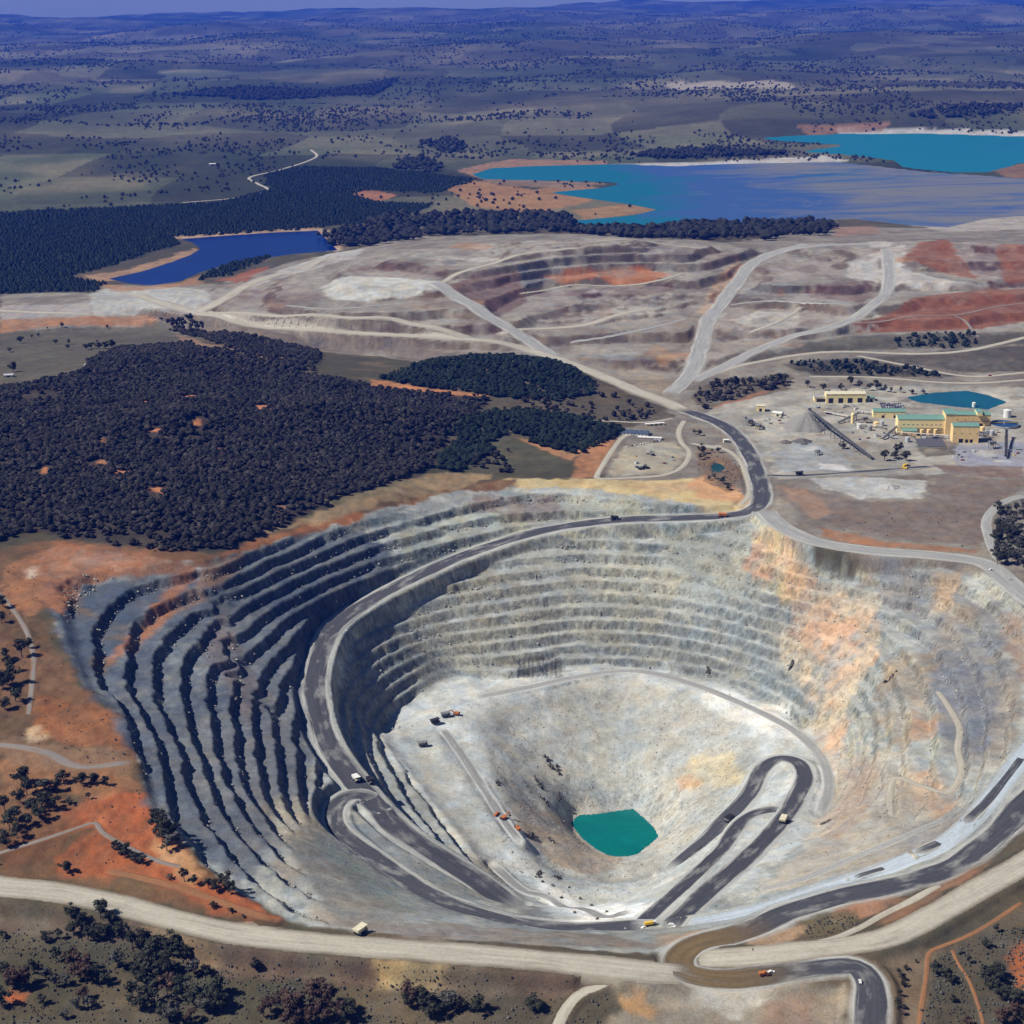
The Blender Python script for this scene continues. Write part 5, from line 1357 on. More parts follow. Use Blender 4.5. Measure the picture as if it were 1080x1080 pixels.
# ------------------------------------------------------------------ plant, buildings, machines
def plain(name, c, rough=0.7, spec=0.3, var=0.15, scale=0.4):
    m, n, l, b = mat(name)
    a = noise_node(n, l, world_pos(n), scale, 4, 0.65, (1, 1, 0.35))
    t = n.new("ShaderNodeVectorMath"); t.operation = 'SCALE'
    t.inputs[0].default_value = tuple(float(q) for q in c); l.new(rng_node(n, l, a, 0.3, 0.7, 1 - var, 1 + var), t.inputs[3])
    l.new(t.outputs[0], b.inputs["Base Color"])
    b.inputs["Roughness"].default_value = rough; b.inputs["Specular IOR Level"].default_value = spec
    return m
PM = {k_: plain("paint_" + k_, v) for k_, v in {
 'cream': srgb(246,226,166,0.92), 'tan': srgb(242,208,146,0.92), 'green': srgb(118,160,146,0.75), 'white': srgb(226,226,220,0.85), 'steel': srgb(120,122,124,0.8),
 'dark': srgb(34,34,38), 'yellow': srgb(226,186,60,0.9), 'orange': srgb(190,112,54,0.85), 'grey': srgb(160,160,156,0.8), 'blue_roof': srgb(70,84,104,0.9), 'rubber': srgb(28,28,30),
 'glass': srgb(30,38,46), 'silver': srgb(190,192,196,0.8), 'red': srgb(150,50,40,0.9), 'navy': srgb(36,56,96,0.9), 'concrete': srgb(176,172,162,0.8), 'asphalt': srgb(84,84,92,0.9), 'belt': srgb(52,50,50), 'khaki': srgb(214,206,176,0.85)}.items()}
ROCKM = plain("dark_rock", srgb(88,86,80), 0.95, 0.1, 0.35, 0.5)
ORE = plain("crushed_ore", srgb(140,138,132,0.8), 0.95, 0.1, 0.2, 0.3)

class MB:
    """collects boxes, prisms, cylinders and beams into one mesh"""
    def __init__(s): s.v = []; s.f = []
    def _add(s, V, F):
        o = len(s.v); s.v += [tuple(map(float, p)) for p in V]; s.f += [tuple(i + o for i in q) for q in F]; return s
    def box(s, x, y, z, sx, sy, sz):
        """x, y centre, z bottom"""
        a, b = sx / 2, sy / 2
        V = [(x-a,y-b,z),(x+a,y-b,z),(x+a,y+b,z),(x-a,y+b,z),(x-a,y-b,z+sz),(x+a,y-b,z+sz),(x+a,y+b,z+sz),(x-a,y+b,z+sz)]
        return s._add(V, [(0,3,2,1),(4,5,6,7),(0,1,5,4),(1,2,6,5),(2,3,7,6),(3,0,4,7)])
    def prism(s, prof, y0, y1):
        """profile in x, z extruded along y"""
        n = len(prof)
        V = [(p[0], y0, p[1]) for p in prof] + [(p[0], y1, p[1]) for p in prof]
        return s._add(V, [tuple(range(n)), tuple(range(2 * n - 1, n - 1, -1))] + [(i, i + n, (i + 1) % n + n, (i + 1) % n) for i in range(n)])
    def prism_x(s, prof, x0, x1):
        """profile in y, z extruded along x"""
        n = len(prof)
        V = [(x0, p[0], p[1]) for p in prof] + [(x1, p[0], p[1]) for p in prof]
        return s._add(V, [tuple(range(n - 1, -1, -1)), tuple(range(n, 2 * n))] + [(i, (i + 1) % n, (i + 1) % n + n, i + n) for i in range(n)])
    def cyl(s, x, y, z, r, h, n=20, r2=None):
        r2 = r if r2 is None else r2
        V = [(x + r * math.cos(2 * math.pi * i / n), y + r * math.sin(2 * math.pi * i / n), z) for i in range(n)] + [(x + r2 * math.cos(2 * math.pi * i / n), y + r2 * math.sin(2 * math.pi * i / n), z + h) for i in range(n)]
        return s._add(V, [tuple(range(n - 1, -1, -1)), tuple(range(n, 2 * n))] + [(i, (i + 1) % n, (i + 1) % n + n, i + n) for i in range(n)])
    def wheel(s, x, y, z, r, w, n=14):
        V = [(x + r * math.cos(2 * math.pi * i / n), y - w / 2, z + r * math.sin(2 * math.pi * i / n)) for i in range(n)] + [(x + r * math.cos(2 * math.pi * i / n), y + w / 2, z + r * math.sin(2 * math.pi * i / n)) for i in range(n)]
        return s._add(V, [tuple(range(n)), tuple(range(2 * n - 1, n - 1, -1))] + [(i, i + n, (i + 1) % n + n, (i + 1) % n) for i in range(n)])
    def beam(s, a, b, w, h):
        a = Vector(a); b = Vector(b); d = (b - a).normalized()
        r = d.cross(Vector((0, 0, 1)));  r = r.normalized() if r.length > 1e-3 else Vector((1, 0, 0))
        u = r.cross(d)
        V = [p + r * (sx * w / 2) + u * (sz * h / 2) for p in (a, b) for sx, sz in ((-1,-1),(1,-1),(1,1),(-1,1))]
        return s._add(V, [(0,1,2,3),(7,6,5,4),(0,4,5,1),(1,5,6,2),(2,6,7,3),(3,7,4,0)])
    def build(s, name, m, parent=None):
        me = bpy.data.meshes.new(name); me.from_pydata(s.v, [], s.f); me.materials.append(PM[m] if isinstance(m, str) else m); me.update()
        return link(bpy.data.objects.new(name, me), parent)

def thing(name, label, cat, loc, rz=0.0, group=None):
    e = bpy.data.objects.new(name, None); link(e); e.empty_display_size = 2.0
    e.location = tuple(float(q) for q in loc); e.rotation_euler = (0, 0, rz); tag(e, label, cat, group); return e

def copy_thing(src, loc, rz, label=None, tilt=0.0):
    r = src.copy(); col.objects.link(r); r.location = tuple(float(q) for q in loc); r.rotation_euler = (0, tilt, rz)
    if label: r["label"] = label
    for ch in src.children:
        c = ch.copy(); col.objects.link(c); c.parent = r
        for g2 in ch.children:
            d = g2.copy(); col.objects.link(d); d.parent = c
    return r

def spot(px, py):
    p = at(px, py)[0]
    return p
def level(px, py, L, D, rz):
    """lowest ground under a footprint, so that the building is let into the slope"""
    p = spot(px, py); c, s_ = math.cos(rz), math.sin(rz)
    zs = [float(ground(p[0] + c * a - s_ * b, p[1] + s_ * a + c * b)) for a in (-L / 2, L / 2) for b in (0, D)]
    return np.array([p[0], p[1], min(zs) - 0.1])

def gable(L, D, H, rise, over=0.6):
    return [(-over, H - 0.15), (D / 2, H + rise), (D + over, H - 0.15), (D + over, H + 0.35), (D / 2, H + rise + 0.5), (-over, H + 0.35)]

def building(name, label, px, py, L, D, H, rz=-0.14, wall='cream', roof='green', rise=2.0, doors=(), windows=0, extra=None):
    """front wall stands on local y = 0, looking to -y; doors = (x, width, height)"""
    e = thing(name, label, 'building', level(px, py, L, D, rz), rz)
    MB().box(0, D / 2, 0, L, D, H).prism_x([(0, H), (D, H), (D / 2, H + rise)], -L / 2, L / 2).build('wall', wall, e)
    rf = MB().prism_x(gable(L, D, H, rise), -L / 2 - 0.6, L / 2 + 0.6).build('roof', roof, e)
    if L > 30:
        for q in np.linspace(-L / 2 + 6, L / 2 - 6, 5):
            MB().cyl(q, D / 2, H + rise + 0.2, 0.9, 1.4, 8).build('roof_vent', 'grey', rf)
    for x, w, h in doors:
        d = MB().box(x, -0.06, 0, w, 0.3, h).build('door', 'dark', e)
        MB().box(x, -0.14, h, w + 0.8, 0.34, 0.5).build('lintel', 'grey', d)
    if windows:
        for q in np.linspace(-L / 2 + 2.5, L / 2 - 2.5, windows):
            MB().box(q, -0.05, H * 0.55, 1.8, 0.2, 1.3).build('window', 'glass', e)
    MB().box(0, D / 2, -2.5, L + 1.5, D + 1.5, 2.65).build('slab', 'concrete', e)
    if extra: extra(e)
    return e

def mill_extra(e):
    t = MB().box(44, 14, 0, 18, 38, 39).build('tower', 'tan', e)
    MB().prism_x([(-6, 39), (34, 39), (34, 39.6), (14, 42), (-6, 39.6)], 34.5, 53.5).build('tower_roof', 'green', t)
    c = MB().box(-28, -6, 0, 26, 12, 9).build('lean_to', 'tan', e)
    MB().prism_x([(-12.6, 9), (0, 11.5), (0, 12), (-12.6, 9.5)], -41.5, -14.5).build('lean_to_roof', 'green', c)
    for x in (-6, 6, 18): MB().cyl(x, -6, 0, 3.2, 11, 18).build('slurry_tank', 'tan', e)
    for z in (7, 12): MB().beam((-44, -0.8, z), (32, -0.8, z), 0.8, 0.8).build('pipe', 'steel', e)
    for x in np.linspace(-38, 28, 9): MB().box(x, -0.08, 17.5, 4.0, 0.2, 1.6).build('louvre', 'grey', e)
building('mill_building', 'long tall cream grinding hall with green roof and a square tower', 975, 458, 96, 34, 28, -0.10, 'cream', 'green', 3.0, ((-20, 8, 9),), 0, mill_extra)
def flot_extra(e):
    MB().box(10, 8, 22, 9, 30, 6).build('roof_monitor', 'cream', e)
    MB().prism_x([(-7, 28), (23, 28), (23, 28.6), (8, 30), (-7, 28.6)], 5, 15).build('monitor_roof', 'green', e)
    for x in (-22, -14, -6): MB().cyl(x, -7, 0, 3, 8, 16).build('mixing_tank', 'tan', e)
    MB().beam((-28, -3, 10), (30, -3, 10), 1.0, 1.0).build('pipe', 'steel', e)
building('process_building', 'cream flotation building with crossing green roofs beside the teal pond', 1026, 450, 62, 28, 22, -0.10, 'tan', 'green', 2.5, ((-10, 6, 6), (14, 6, 6)), 5, flot_extra)
building('filter_building', 'square orange cream building with green roof standing before the grinding hall', 1018, 467, 45, 26, 31, -0.10, 'tan', 'green', 2.5, ((-8, 7, 8), (2, 5, 7), (10, 5, 7)), 4)
building('reagent_shed', 'low long shed with pale green roof left of the grinding hall', 938, 441, 60, 26, 12, -0.10, 'cream', 'green', 2.0, ((10, 5, 5), (20, 5, 5), (-12, 5, 5)), 4)
building('workshop', 'cream truck workshop with a row of dark open bays', 892, 425, 76, 26, 18, -0.05, 'cream', 'khaki', 2.2, ((-29, 9, 10), (-10, 9, 10), (8, 9, 10), (27, 9, 10)), 0)
building('workshop_annex', 'low cream annex on the left end of the truck workshop', 866, 424, 26, 20, 9, -0.05, 'cream', 'grey', 1.2, ((0, 18, 6),), 0)
building('store_shed', 'small grey green shed beside the right end of the workshop', 919, 423, 13, 14, 7, -0.05, 'khaki', 'green', 1.2, ((0, 4, 4),), 2)
building('site_office', 'long dark blue roofed office block beside the equipment lot', 668, 459, 52, 22, 5, -0.25, 'white', 'blue_roof', 1.5, ((0, 2, 2.4),), 8)
building('crib_room', 'narrow white building in front of the blue roofed office', 685, 463, 42, 8, 4, -0.25, 'white', 'white', 1.0, ((4, 2, 2.4),), 7)
for i, (x, y, lb) in enumerate(((683, 449.5, 'cream portable hut at the bush end of the row of four huts'), (688, 449.2, 'cream portable hut second from the bush end of the hut row'), (693, 448.8, 'cream portable hut second from the haul road end of the hut row'), (698, 448.4, 'cream portable hut at the haul road end of the row of four huts'))):
    building('portable_hut', lb, x, y, 8.5, 6, 4.2, -0.05, 'cream', 'white', 0.5, ((1, 1.6, 2.2),), 2)['group'] = 'row of portable huts'
building('pump_house', 'small cream pump house beside the little green pond', 766, 467, 9, 7, 5, 0.1, 'khaki', 'white', 1.0, ((0, 2, 3),), 1)
building('sample_shed', 'cream shed beside the idle crusher above the haul road', 802, 434, 16, 12, 11, -0.2, 'cream', 'khaki', 1.2, ((0, 5, 6),), 0)
building('tool_shed', 'white roofed low shed near the ore stockpile', 819, 439, 18, 14, 6, -0.5, 'khaki', 'white', 1.5, ((2, 4, 4),), 2)
building('farm_house', 'white roofed house among trees at the edge of the forest', 91, 387, 13, 22, 5, -0.6, 'white', 'silver', 2.0, ((0, 1.5, 2.2),), 3)
building('farm_shed', 'pale farm shed on the paddock at the edge of the forest', 9, 398, 18, 12, 5, 0.1, 'khaki', 'silver', 1.5, ((0, 5, 4),), 0)
building('hay_shed', 'tiny white shed alone in the far paddock', 224, 175, 30, 20, 9, 0.1, 'white', 'white', 2.0, ((0, 8, 6),), 0)

# --- ore stockpile under the stacker
def cone_pile(name, label, px, py, R, H, material, cat='stockpile', seed=1, lobes=0.12):
    p = spot(px, py)
    n, mrg = 48, 14
    V = []; F = []
    for j in range(mrg + 1):
        for i in range(n):
            a = 2 * math.pi * i / n; q = j / mrg
            rr = R * q * (1 + lobes * float(fbm(np.array([math.cos(a) * 3 + seed]), np.array([math.sin(a) * 3]), 1.0, 3, seed)[0]))
            x, y = p[0] + rr * math.cos(a), p[1] + rr * math.sin(a)
            z = H * (1 - q) + 0.6 * float(fbm(np.array([x]), np.array([y]), 8, 2, seed)[0]) * min(1, q * 4)
            V.append((x - p[0], y - p[1], z - (2.5 if j == mrg else 0)))
    for j in range(mrg):
        for i in range(n):
            k2 = (i + 1) % n
            F.append((j * n + i, (j + 1) * n + i, (j + 1) * n + k2, j * n + k2))
    o = link(bpy.data.objects.new(name, mesh_np(name, np.array(V), np.array(F), material)))
    o.location = (p[0], p[1], p[2]); tag(o, label, cat); return p
PILE = cone_pile('ore_stockpile', 'large grey cone of crushed ore under the long conveyor', 851, 450, 46, 29, ORE)
cone_pile('rubble_pile', 'low dark rubble mound on the stockpile pad beside the plant road', 847, 466, 17, 6, plain("dark_ore", srgb(96,94,92,0.9), 0.95, 0.1, 0.25), 'mound', 5, 0.4)
cone_pile('rubble_pile', 'small dark heap beside the low rubble mound', 829, 467, 10, 6, plain("dark_ore_heap", srgb(104,100,96,0.9), 0.95, 0.1, 0.25), 'mound', 8, 0.4)
cone_pile('sand_pile', 'pale rock heap on the white pad above the right rim road', 938, 514, 16, 7, plain("pale_ore", srgb(172,170,166,0.85), 0.95, 0.1, 0.2), 'mound', 6, 0.3)

def conveyor(name, label, a, b, w=4.0, legs=4):
    """a, b world points of the two ends (belt level)"""
    a = np.array(a, float); b = np.array(b, float)
    e = thing(name, label, 'conveyor', (a[0], a[1], float(ground(a[0], a[1]))))
    off = np.array([a[0], a[1], float(ground(a[0], a[1]))])
    A, B = a - off, b - off
    MB().beam(A, B, w, 0.6).build('belt', 'belt', e)
    d = (B - A)[:2]; d /= np.linalg.norm(d); nrm = np.array([d[1], -d[0], 0.0])
    for s_ in (-1, 1):
        k2 = nrm * (w / 2 + 0.3) * s_
        MB().beam(A + k2 + [0, 0, 1.6], B + k2 + [0, 0, 1.6], 0.5, 0.5).build('rail', 'steel', e)
        tr = MB()
        for q in range(25):
            u = A + (B - A) * q / 24 + k2; v = A + (B - A) * min(q + 1, 24) / 24 + k2
            tr.beam(u + [0, 0, -0.6], u + [0, 0, 1.6], 0.3, 0.3)
            if q < 24: tr.beam(u + [0, 0, -0.6], v + [0, 0, 1.6], 0.25, 0.25)
        tr.build('truss', 'steel', e)
    for q in range(1, legs + 1):
        m_ = A + (B - A) * q / (legs + 0.6)
        zg = float(ground(m_[0] + off[0], m_[1] + off[1])) - off[2] - 1.0
        if m_[2] - zg < 2.5: continue
        for s_ in (-1, 1):
            f0 = m_ + nrm * (w / 2 + 1.2) * s_
            MB().beam((f0[0], f0[1], zg), m_ + nrm * (w / 2) * s_, 0.9, 0.9).build('trestle_leg', 'steel', e)
        MB().beam(m_ - nrm * (w / 2), m_ + nrm * (w / 2), 0.8, 0.8).build('cross_beam', 'steel', e)
    hd = MB().beam(B + np.array([0, 0, 1.2]) - (B - A) * 0.012, B + np.array([0, 0, 1.2]) + (B - A) * 0.012, w + 2.5, 4.0).build('head_house', 'grey', e)
    return e
_lo = spot(920, 485)
conveyor('ore_conveyor', 'long inclined conveyor feeding the grey ore cone', (_lo[0], _lo[1], _lo[2] + 3), (PILE[0] + 3, PILE[1] + 4, PILE[2] + 32), 5.0, 6)
_c2 = spot(1061, 484); _c3 = spot(1061, 462)
conveyor('transfer_conveyor', 'steep inclined conveyor beside the round blue thickener', (_c2[0], _c2[1], _c2[2] + 4), (_c3[0], _c3[1], _c3[2] + 16), 4.0, 3)
_c4 = spot(1010, 455); _c5 = spot(1042, 462)
conveyor('pipe_bridge', 'low pipe bridge along the front of the flotation building', (_c4[0], _c4[1] - 12, _c4[2] + 8), (_c5[0], _c5[1], _c5[2] + 8), 3.0, 3)

# --- thickener, tanks, silo
def thickener(px, py, R, label):
    e = thing('thickener_tank', label, 'tank', spot(px, py))
    n = 40
    wl = MB()
    V = [(r_ * math.cos(2 * math.pi * i / n), r_ * math.sin(2 * math.pi * i / n), z) for r_, z in ((R, -2), (R, 4.5), (R - 0.8, 4.5), (R - 0.8, 3.4)) for i in range(n)]
    wl._add(V, [(j * n + i, j * n + (i + 1) % n, (j + 1) * n + (i + 1) % n, (j + 1) * n + i) for j in range(3) for i in range(n)])
    wl.build('tank_wall', 'grey', e)
    MB().cyl(0, 0, 2.8, R - 0.7, 0.7, 40).build('liquor', plain("thickener_water", srgb(28,66,108), 0.3, 0.3, 0.12), e)
    br = MB().box(0, 0, 5.2, 2 * R, 2.2, 0.6).build('bridge', 'steel', e)
    for s_ in (-1, 1): MB().box(0, s_ * 1.1, 5.8, 2 * R, 0.15, 1.1).build('handrail', 'yellow', br)
    MB().cyl(0, 0, 2.8, 1.6, 4.5, 14).build('centre_column', 'silver', e)
thickener(1059, 449, 26, 'wide round thickener tank of dark blue liquor beside the mill')
e = thing('water_tank', 'tall white cylindrical tank behind the round thickener', 'tank', spot(1062, 440))
MB().cyl(0, 0, -1, 7, 15, 24).build('shell', 'white', e); MB().cyl(0, 0, 14, 7.2, 1.8, 24, 1.0).build('cone_roof', 'white', e)
e = thing('storage_silo', 'slim cream silo beside the low green roofed shed', 'silo', spot(899, 446))
MB().cyl(0, 0, -1, 3.2, 18, 18).build('shell', 'cream', e); MB().cyl(0, 0, 17, 3.3, 2.5, 18, 0.6).build('cone_roof', 'cream', e)
e = thing('water_tank', 'small white tank standing at the edge of the teal process pond', 'tank', spot(1027, 430))
MB().cyl(0, 0, -1, 3.6, 11, 18).build('shell', 'white', e); MB().cyl(0, 0, 10, 3.7, 1.2, 18, 0.6).build('cone_roof', 'white', e)
for i, (x, y, r_, h, c_, lb) in enumerate(((924,449,5,7,'tan','squat tan tank between the silo and the low shed'),(930,449,4,9,'silver','silver tank in front of the low green roofed shed'),(946,452,4,8,'grey','grey tank near the left end of the grinding hall'))):
    e = thing('process_tank', lb, 'tank', spot(x, y)); MB().cyl(0, 0, -1, r_, h + 1, 18).build('shell', c_, e); MB().cyl(0, 0, h, r_ + .1, 0.8, 18, r_ * 0.3).build('lid', c_, e)

def screen_station(px, py, rz, s_, label, col_='steel'):
    e = thing('screening_station', label, 'machine', spot(px, py), rz)
    for x in (-4, 4):
        for y in (-3, 3): MB().box(x * s_, y * s_, -1, 0.7, 0.7, 9 * s_).build('leg', 'steel', e)
    MB().box(0, 0, 8 * s_, 10 * s_, 7.5 * s_, 3 * s_).build('screen_deck', col_, e)
    MB().cyl(0, 0, 3 * s_, 1.0, 5 * s_, 12, 3.0 * s_).build('hopper', 'grey', e)
    MB().beam((5 * s_, 0, 8 * s_), (16 * s_, -2, 1.5), 1.6, 0.8).build('chute', 'belt', e)
    MB().box(0, -4 * s_, 5 * s_, 10 * s_, 1.2, 0.3).build('walkway', 'yellow', e)
screen_station(912, 446, 0.2, 1.0, 'steel screening tower right of the slim cream silo')
screen_station(950, 447, -0.2, 1.2, 'rusty steel crusher frame at the left end of the grinding hall', 'tan')
screen_station(790, 449, 0.5, 1.1, 'idle mobile crusher beside the cream sample shed')
screen_station(799, 453, -0.4, 0.9, 'idle steel screen and chute above the bend of the haul road')
screen_station(1046, 473, 0.1, 1.2, 'steel pump frame on the pad right of the orange building')
screen_station(862, 480, 0.8, 0.8, 'reclaim feeder frame under the middle of the long conveyor')

# --- machines
def haul_truck(name, label, paint_, loc, rz, tray=None):
    e = thing(name, label, 'truck', loc, rz)
    MB().box(0, 0, 1.6, 11.0, 3.6, 1.4).build('chassis', 'dark', e)
    MB().prism([(-6.2, 4.2), (-5.6, 3.2), (2.2, 3.4), (3.2, 4.6), (3.2, 6.2), (6.2, 6.6), (6.2, 7.0), (2.8, 6.8), (2.0, 6.6), (-6.6, 6.3)], -3.5, 3.5).build('dump_body', tray or paint_, e)
    cb = MB().box(4.3, 1.9, 3.2, 2.4, 2.4, 2.6).build('cab', paint_, e)
    MB().box(5.52, 1.9, 4.3, 0.1, 2.0, 1.2).build('windscreen', 'glass', cb)
    MB().box(4.9, -0.4, 2.6, 2.6, 5.6, 1.2).build('engine_hood', paint_, e)
    MB().box(6.3, 0, 1.2, 0.4, 6.2, 1.6).build('bumper', 'dark', e)
    for x, y in ((4.0, -2.7), (4.0, 2.7), (-3.4, -2.9), (-3.4, 2.9), (-3.4, -1.5), (-3.4, 1.5)):
        w = MB().wheel(x, y, 1.75, 1.75, 1.25).build('wheel', 'rubber', e)
        MB().wheel(x, y + (0.05 if y > 0 else -0.05), 1.75, 0.9, 1.26).build('rim', 'grey', w)
    return e
def excavator(label, paint_, loc, rz, s_=1.0):
    e = thing('excavator', label, 'excavator', loc, rz); e.scale = (s_, s_, s_)
    for y in (-2.1, 2.1): MB().prism([(-3.6, 0.6), (-3.0, 0), (3.0, 0), (3.6, 0.6), (3.0, 1.4), (-3.0, 1.4)], y - 0.55, y + 0.55).build('track', 'rubber', e)
    MB().cyl(0, 0, 1.3, 1.5, 0.6, 16).build('turntable', 'dark', e)
    h = MB().box(-1.2, 0, 1.9, 5.6, 4.4, 2.2).build('house', paint_, e)
    MB().box(1.9, 1.4, 1.9, 1.8, 1.5, 2.6).build('cab', paint_, e)
    MB().box(-4.3, 0, 1.9, 1.0, 4.4, 1.8).build('counterweight', 'dark', e)
    MB().beam((1.5, 0, 2.6), (5.6, 0, 6.2), 0.9, 1.2).beam((5.6, 0, 6.2), (8.2, 0, 5.6), 0.8, 1.1).build('boom', paint_, e)
    MB().beam((8.2, 0, 5.8), (9.0, 0, 2.2), 0.7, 0.9).build('stick', paint_, e)
    MB().prism([(8.3, 0.4), (9.8, 0.3), (10.0, 1.8), (9.0, 2.4), (8.4, 1.6)], -1.1, 1.1).build('bucket', 'dark', e)
    return e
def loader(label, paint_, loc, rz, s_=1.0):
    e = thing('wheel_loader', label, 'loader', loc, rz); e.scale = (s_, s_, s_)
    MB().box(-2.4, 0, 1.4, 4.6, 3.0, 2.2).build('engine_cover', paint_, e)
    c = MB().box(0.6, 0, 1.8, 1.8, 2.0, 2.8).build('cab', paint_, e); MB().box(1.52, 0, 3.1, 0.1, 1.7, 1.2).build('windscreen', 'glass', c)
    MB().box(2.2, 0, 1.0, 2.4, 2.0, 1.4).build('front_frame', paint_, e)
    for y in (-1.1, 1.1): MB().beam((1.8, y, 2.4), (5.0, y, 1.2), 0.5, 0.6).build('lift_arm', paint_, e)
    MB().prism([(4.8, 0.2), (6.6, 0.1), (6.4, 0.4), (5.4, 0.8), (5.2, 1.9), (4.8, 1.9)], -2.0, 2.0).build('bucket', 'dark', e)
    for x in (-2.6, 2.4):
        for y in (-1.7, 1.7):
            w = MB().wheel(x, y, 1.15, 1.15, 0.9).build('wheel', 'rubber', e); MB().wheel(x, y, 1.15, 0.55, 0.96).build('rim', paint_, w)
    return e
def light_car(name, label, paint_, loc, rz, cat='car', group=None, s_=1.0):
    e = thing(name, label, cat, loc, rz, group); e.scale = (s_, s_, s_)
    b_ = MB().prism([(-2.5, 0.5), (2.4, 0.5), (2.5, 0.95), (1.2, 1.1), (0.5, 1.75), (-0.9, 1.75), (-1.2, 1.1), (-2.5, 1.05)], -0.92, 0.92).build('body', paint_, e)
    MB().prism([(0.45, 1.15), (1.12, 1.13), (0.55, 1.68), (-0.85, 1.68), (-1.1, 1.15)], -0.94, 0.94).build('window_band', 'glass', b_)
    for x in (-1.5, 1.5):
        for y in (-0.82, 0.82): MB().wheel(x, y, 0.36, 0.36, 0.26, 10).build('wheel', 'rubber', e)
    return e
def tank_truck(label, paint_, loc, rz):
    e = thing('water_truck', label, 'truck', loc, rz)
    MB().box(0, 0, 1.0, 11.5, 2.6, 0.6).build('chassis', 'dark', e)
    MB().prism_x([(-1.7, 1.7), (1.7, 1.7), (2.0, 2.6), (1.5, 4.3), (-1.5, 4.3), (-2.0, 2.6)], -6.0, 2.6).build('tank', paint_, e)
    c = MB().box(4.4, 0, 1.4, 2.4, 2.8, 2.8).build('cab', 'white', e); MB().box(5.62, 0, 2.7, 0.1, 2.4, 1.2).build('windscreen', 'glass', c)
    for x in (4.2, -2.6, -4.6):
        for y in (-1.4, 1.4): MB().wheel(x, y, 0.9, 0.9, 0.7).build('wheel', 'rubber', e)
    return e
def on_road(px, py):
    """place and heading on the road under a photo point"""
    p = at(px, py)[0]; best = (1e9, 0.0, 0.0)
    for nm, lb, Cn, half, stl in ROADS:
        d = np.hypot(Cn[:, 0] - p[0], Cn[:, 1] - p[1]); i = int(d.argmin())
        if d[i] < best[0]:
            t = Cn[min(i + 1, len(Cn) - 1)] - Cn[max(i - 1, 0)]; best = (d[i], math.atan2(t[1], t[0]), Cn[i, 2])
    z = max(p[2], best[2]) if best[0] < 25 else p[2]
    return (p[0], p[1], z + 0.45), best[1]
def tr(px, py, flip=False):
    l_, a = on_road(px, py); return l_, a + (math.pi if flip else 0)
haul_truck('haul_truck', 'pale grey haul truck on the dark road just above the pit hairpin', 'khaki', *tr(376, 824), 'white')
haul_truck('haul_truck', 'dark loaded haul truck beside the pale truck above the pit hairpin', 'steel', *tr(391, 826), 'dark')
haul_truck('haul_truck', 'dark haul truck on the far wall section of the haul road', 'steel', *tr(648, 549), 'dark')
haul_truck('haul_truck', 'orange haul truck where the haul road meets the rim junction', 'orange', *tr(762, 546), 'orange')
haul_truck('haul_truck', 'dark haul truck on the straight plant road', 'steel', *tr(843, 502), 'dark')
haul_truck('haul_truck', 'orange haul truck climbing the hairpin ramp beside the pit lake', 'orange', *tr(826, 868), 'khaki')
haul_truck('haul_truck', 'dark haul truck on the dusty lower leg of the hairpin ramp', 'steel', *tr(769, 866), 'dark')
haul_truck('haul_truck', 'yellow dump truck parked between the near pit wall and the perimeter road', 'yellow', spot(380, 984), 0.9, 'khaki')
haul_truck('haul_truck', 'dark haul truck being loaded by the orange shovel on the pit bench', 'steel', spot(470, 756), 0.3, 'steel')
haul_truck('haul_truck', 'dark haul truck waiting by itself on the pit bench', 'steel', spot(459, 763), 0.5, 'dark')
haul_truck('haul_truck', 'dark haul truck on the pale floor at the foot of the left wall', 'steel', spot(446, 787), 0.3, 'steel')
excavator('orange shovel loading a truck on the pit bench', 'orange', spot(481, 754), 2.9, 1.1)
excavator('orange excavator at the edge of the crater', 'orange', spot(532, 864), 0.8, 1.1)
loader('orange wheel loader on the crater edge below the excavator', 'orange', spot(546, 875), 2.0, 1.2)
loader('small orange loader on the pale floor near the crater excavator', 'orange', spot(524, 860), 1.0, 1.0)
loader('orange grader sized loader beside the white pickup on the brown hairpin', 'orange', tr(806, 1030)[0], 0.1, 1.0)
tank_truck('long yellow tank truck parked at the crossing of the pit ramps', 'yellow', spot(686, 976), 0.25)
light_car('site_van', 'long white van at the crossing of the pit ramps', 'white', spot(709, 977), -0.8, 'van', None, 1.6)
light_car('pickup_car', 'small white car in front of the long yellow tank truck', 'white', spot(679, 979), 0.4, 'car', None, 1.2)
light_car('pickup_car', 'white pickup beside the orange loader on the brown hairpin', 'white', tr(813, 1027)[0], 0.1, 'car', None, 1.3)
light_car('pickup_car', 'white pickup on the dark bend at the lower right road', 'white', tr(907, 1037)[0], 1.5, 'car', None, 1.2)
light_car('pickup_car', 'white pickup on the grey gravel road at the rim junction', 'white', tr(1045, 602)[0], 0.2, 'car', None, 1.3)
light_car('pickup_car', 'silver pickup past the rim junction beside the right pit wall', 'silver', tr(1066, 612)[0], -0.6, 'car', None, 1.3)
light_car('pickup_car', 'red pickup on the gravel road beyond the teal pond', 'red', tr(1044, 397)[0], 0.1, 'car', None, 1.6)
loader('yellow wheel loader at the end of the dark plant road', 'yellow', spot(956, 492), 0.4, 1.2)
loader('yellow loader working the pale heap beside the plant road end', 'yellow', spot(953, 495), 2.6, 1.2)
excavator('dark excavator parked in the fenced equipment lot', 'steel', spot(676, 495), 0.4, 1.2)
excavator('grey excavator near the middle of the equipment lot', 'steel', spot(688, 480), 1.9, 1.0)
loader('dark loader beside the parked excavator in the equipment lot', 'dark', spot(681, 494), 0.2, 1.2)
CARC = ['white', 'silver', 'navy', 'white', 'grey', 'red', 'white', 'dark']
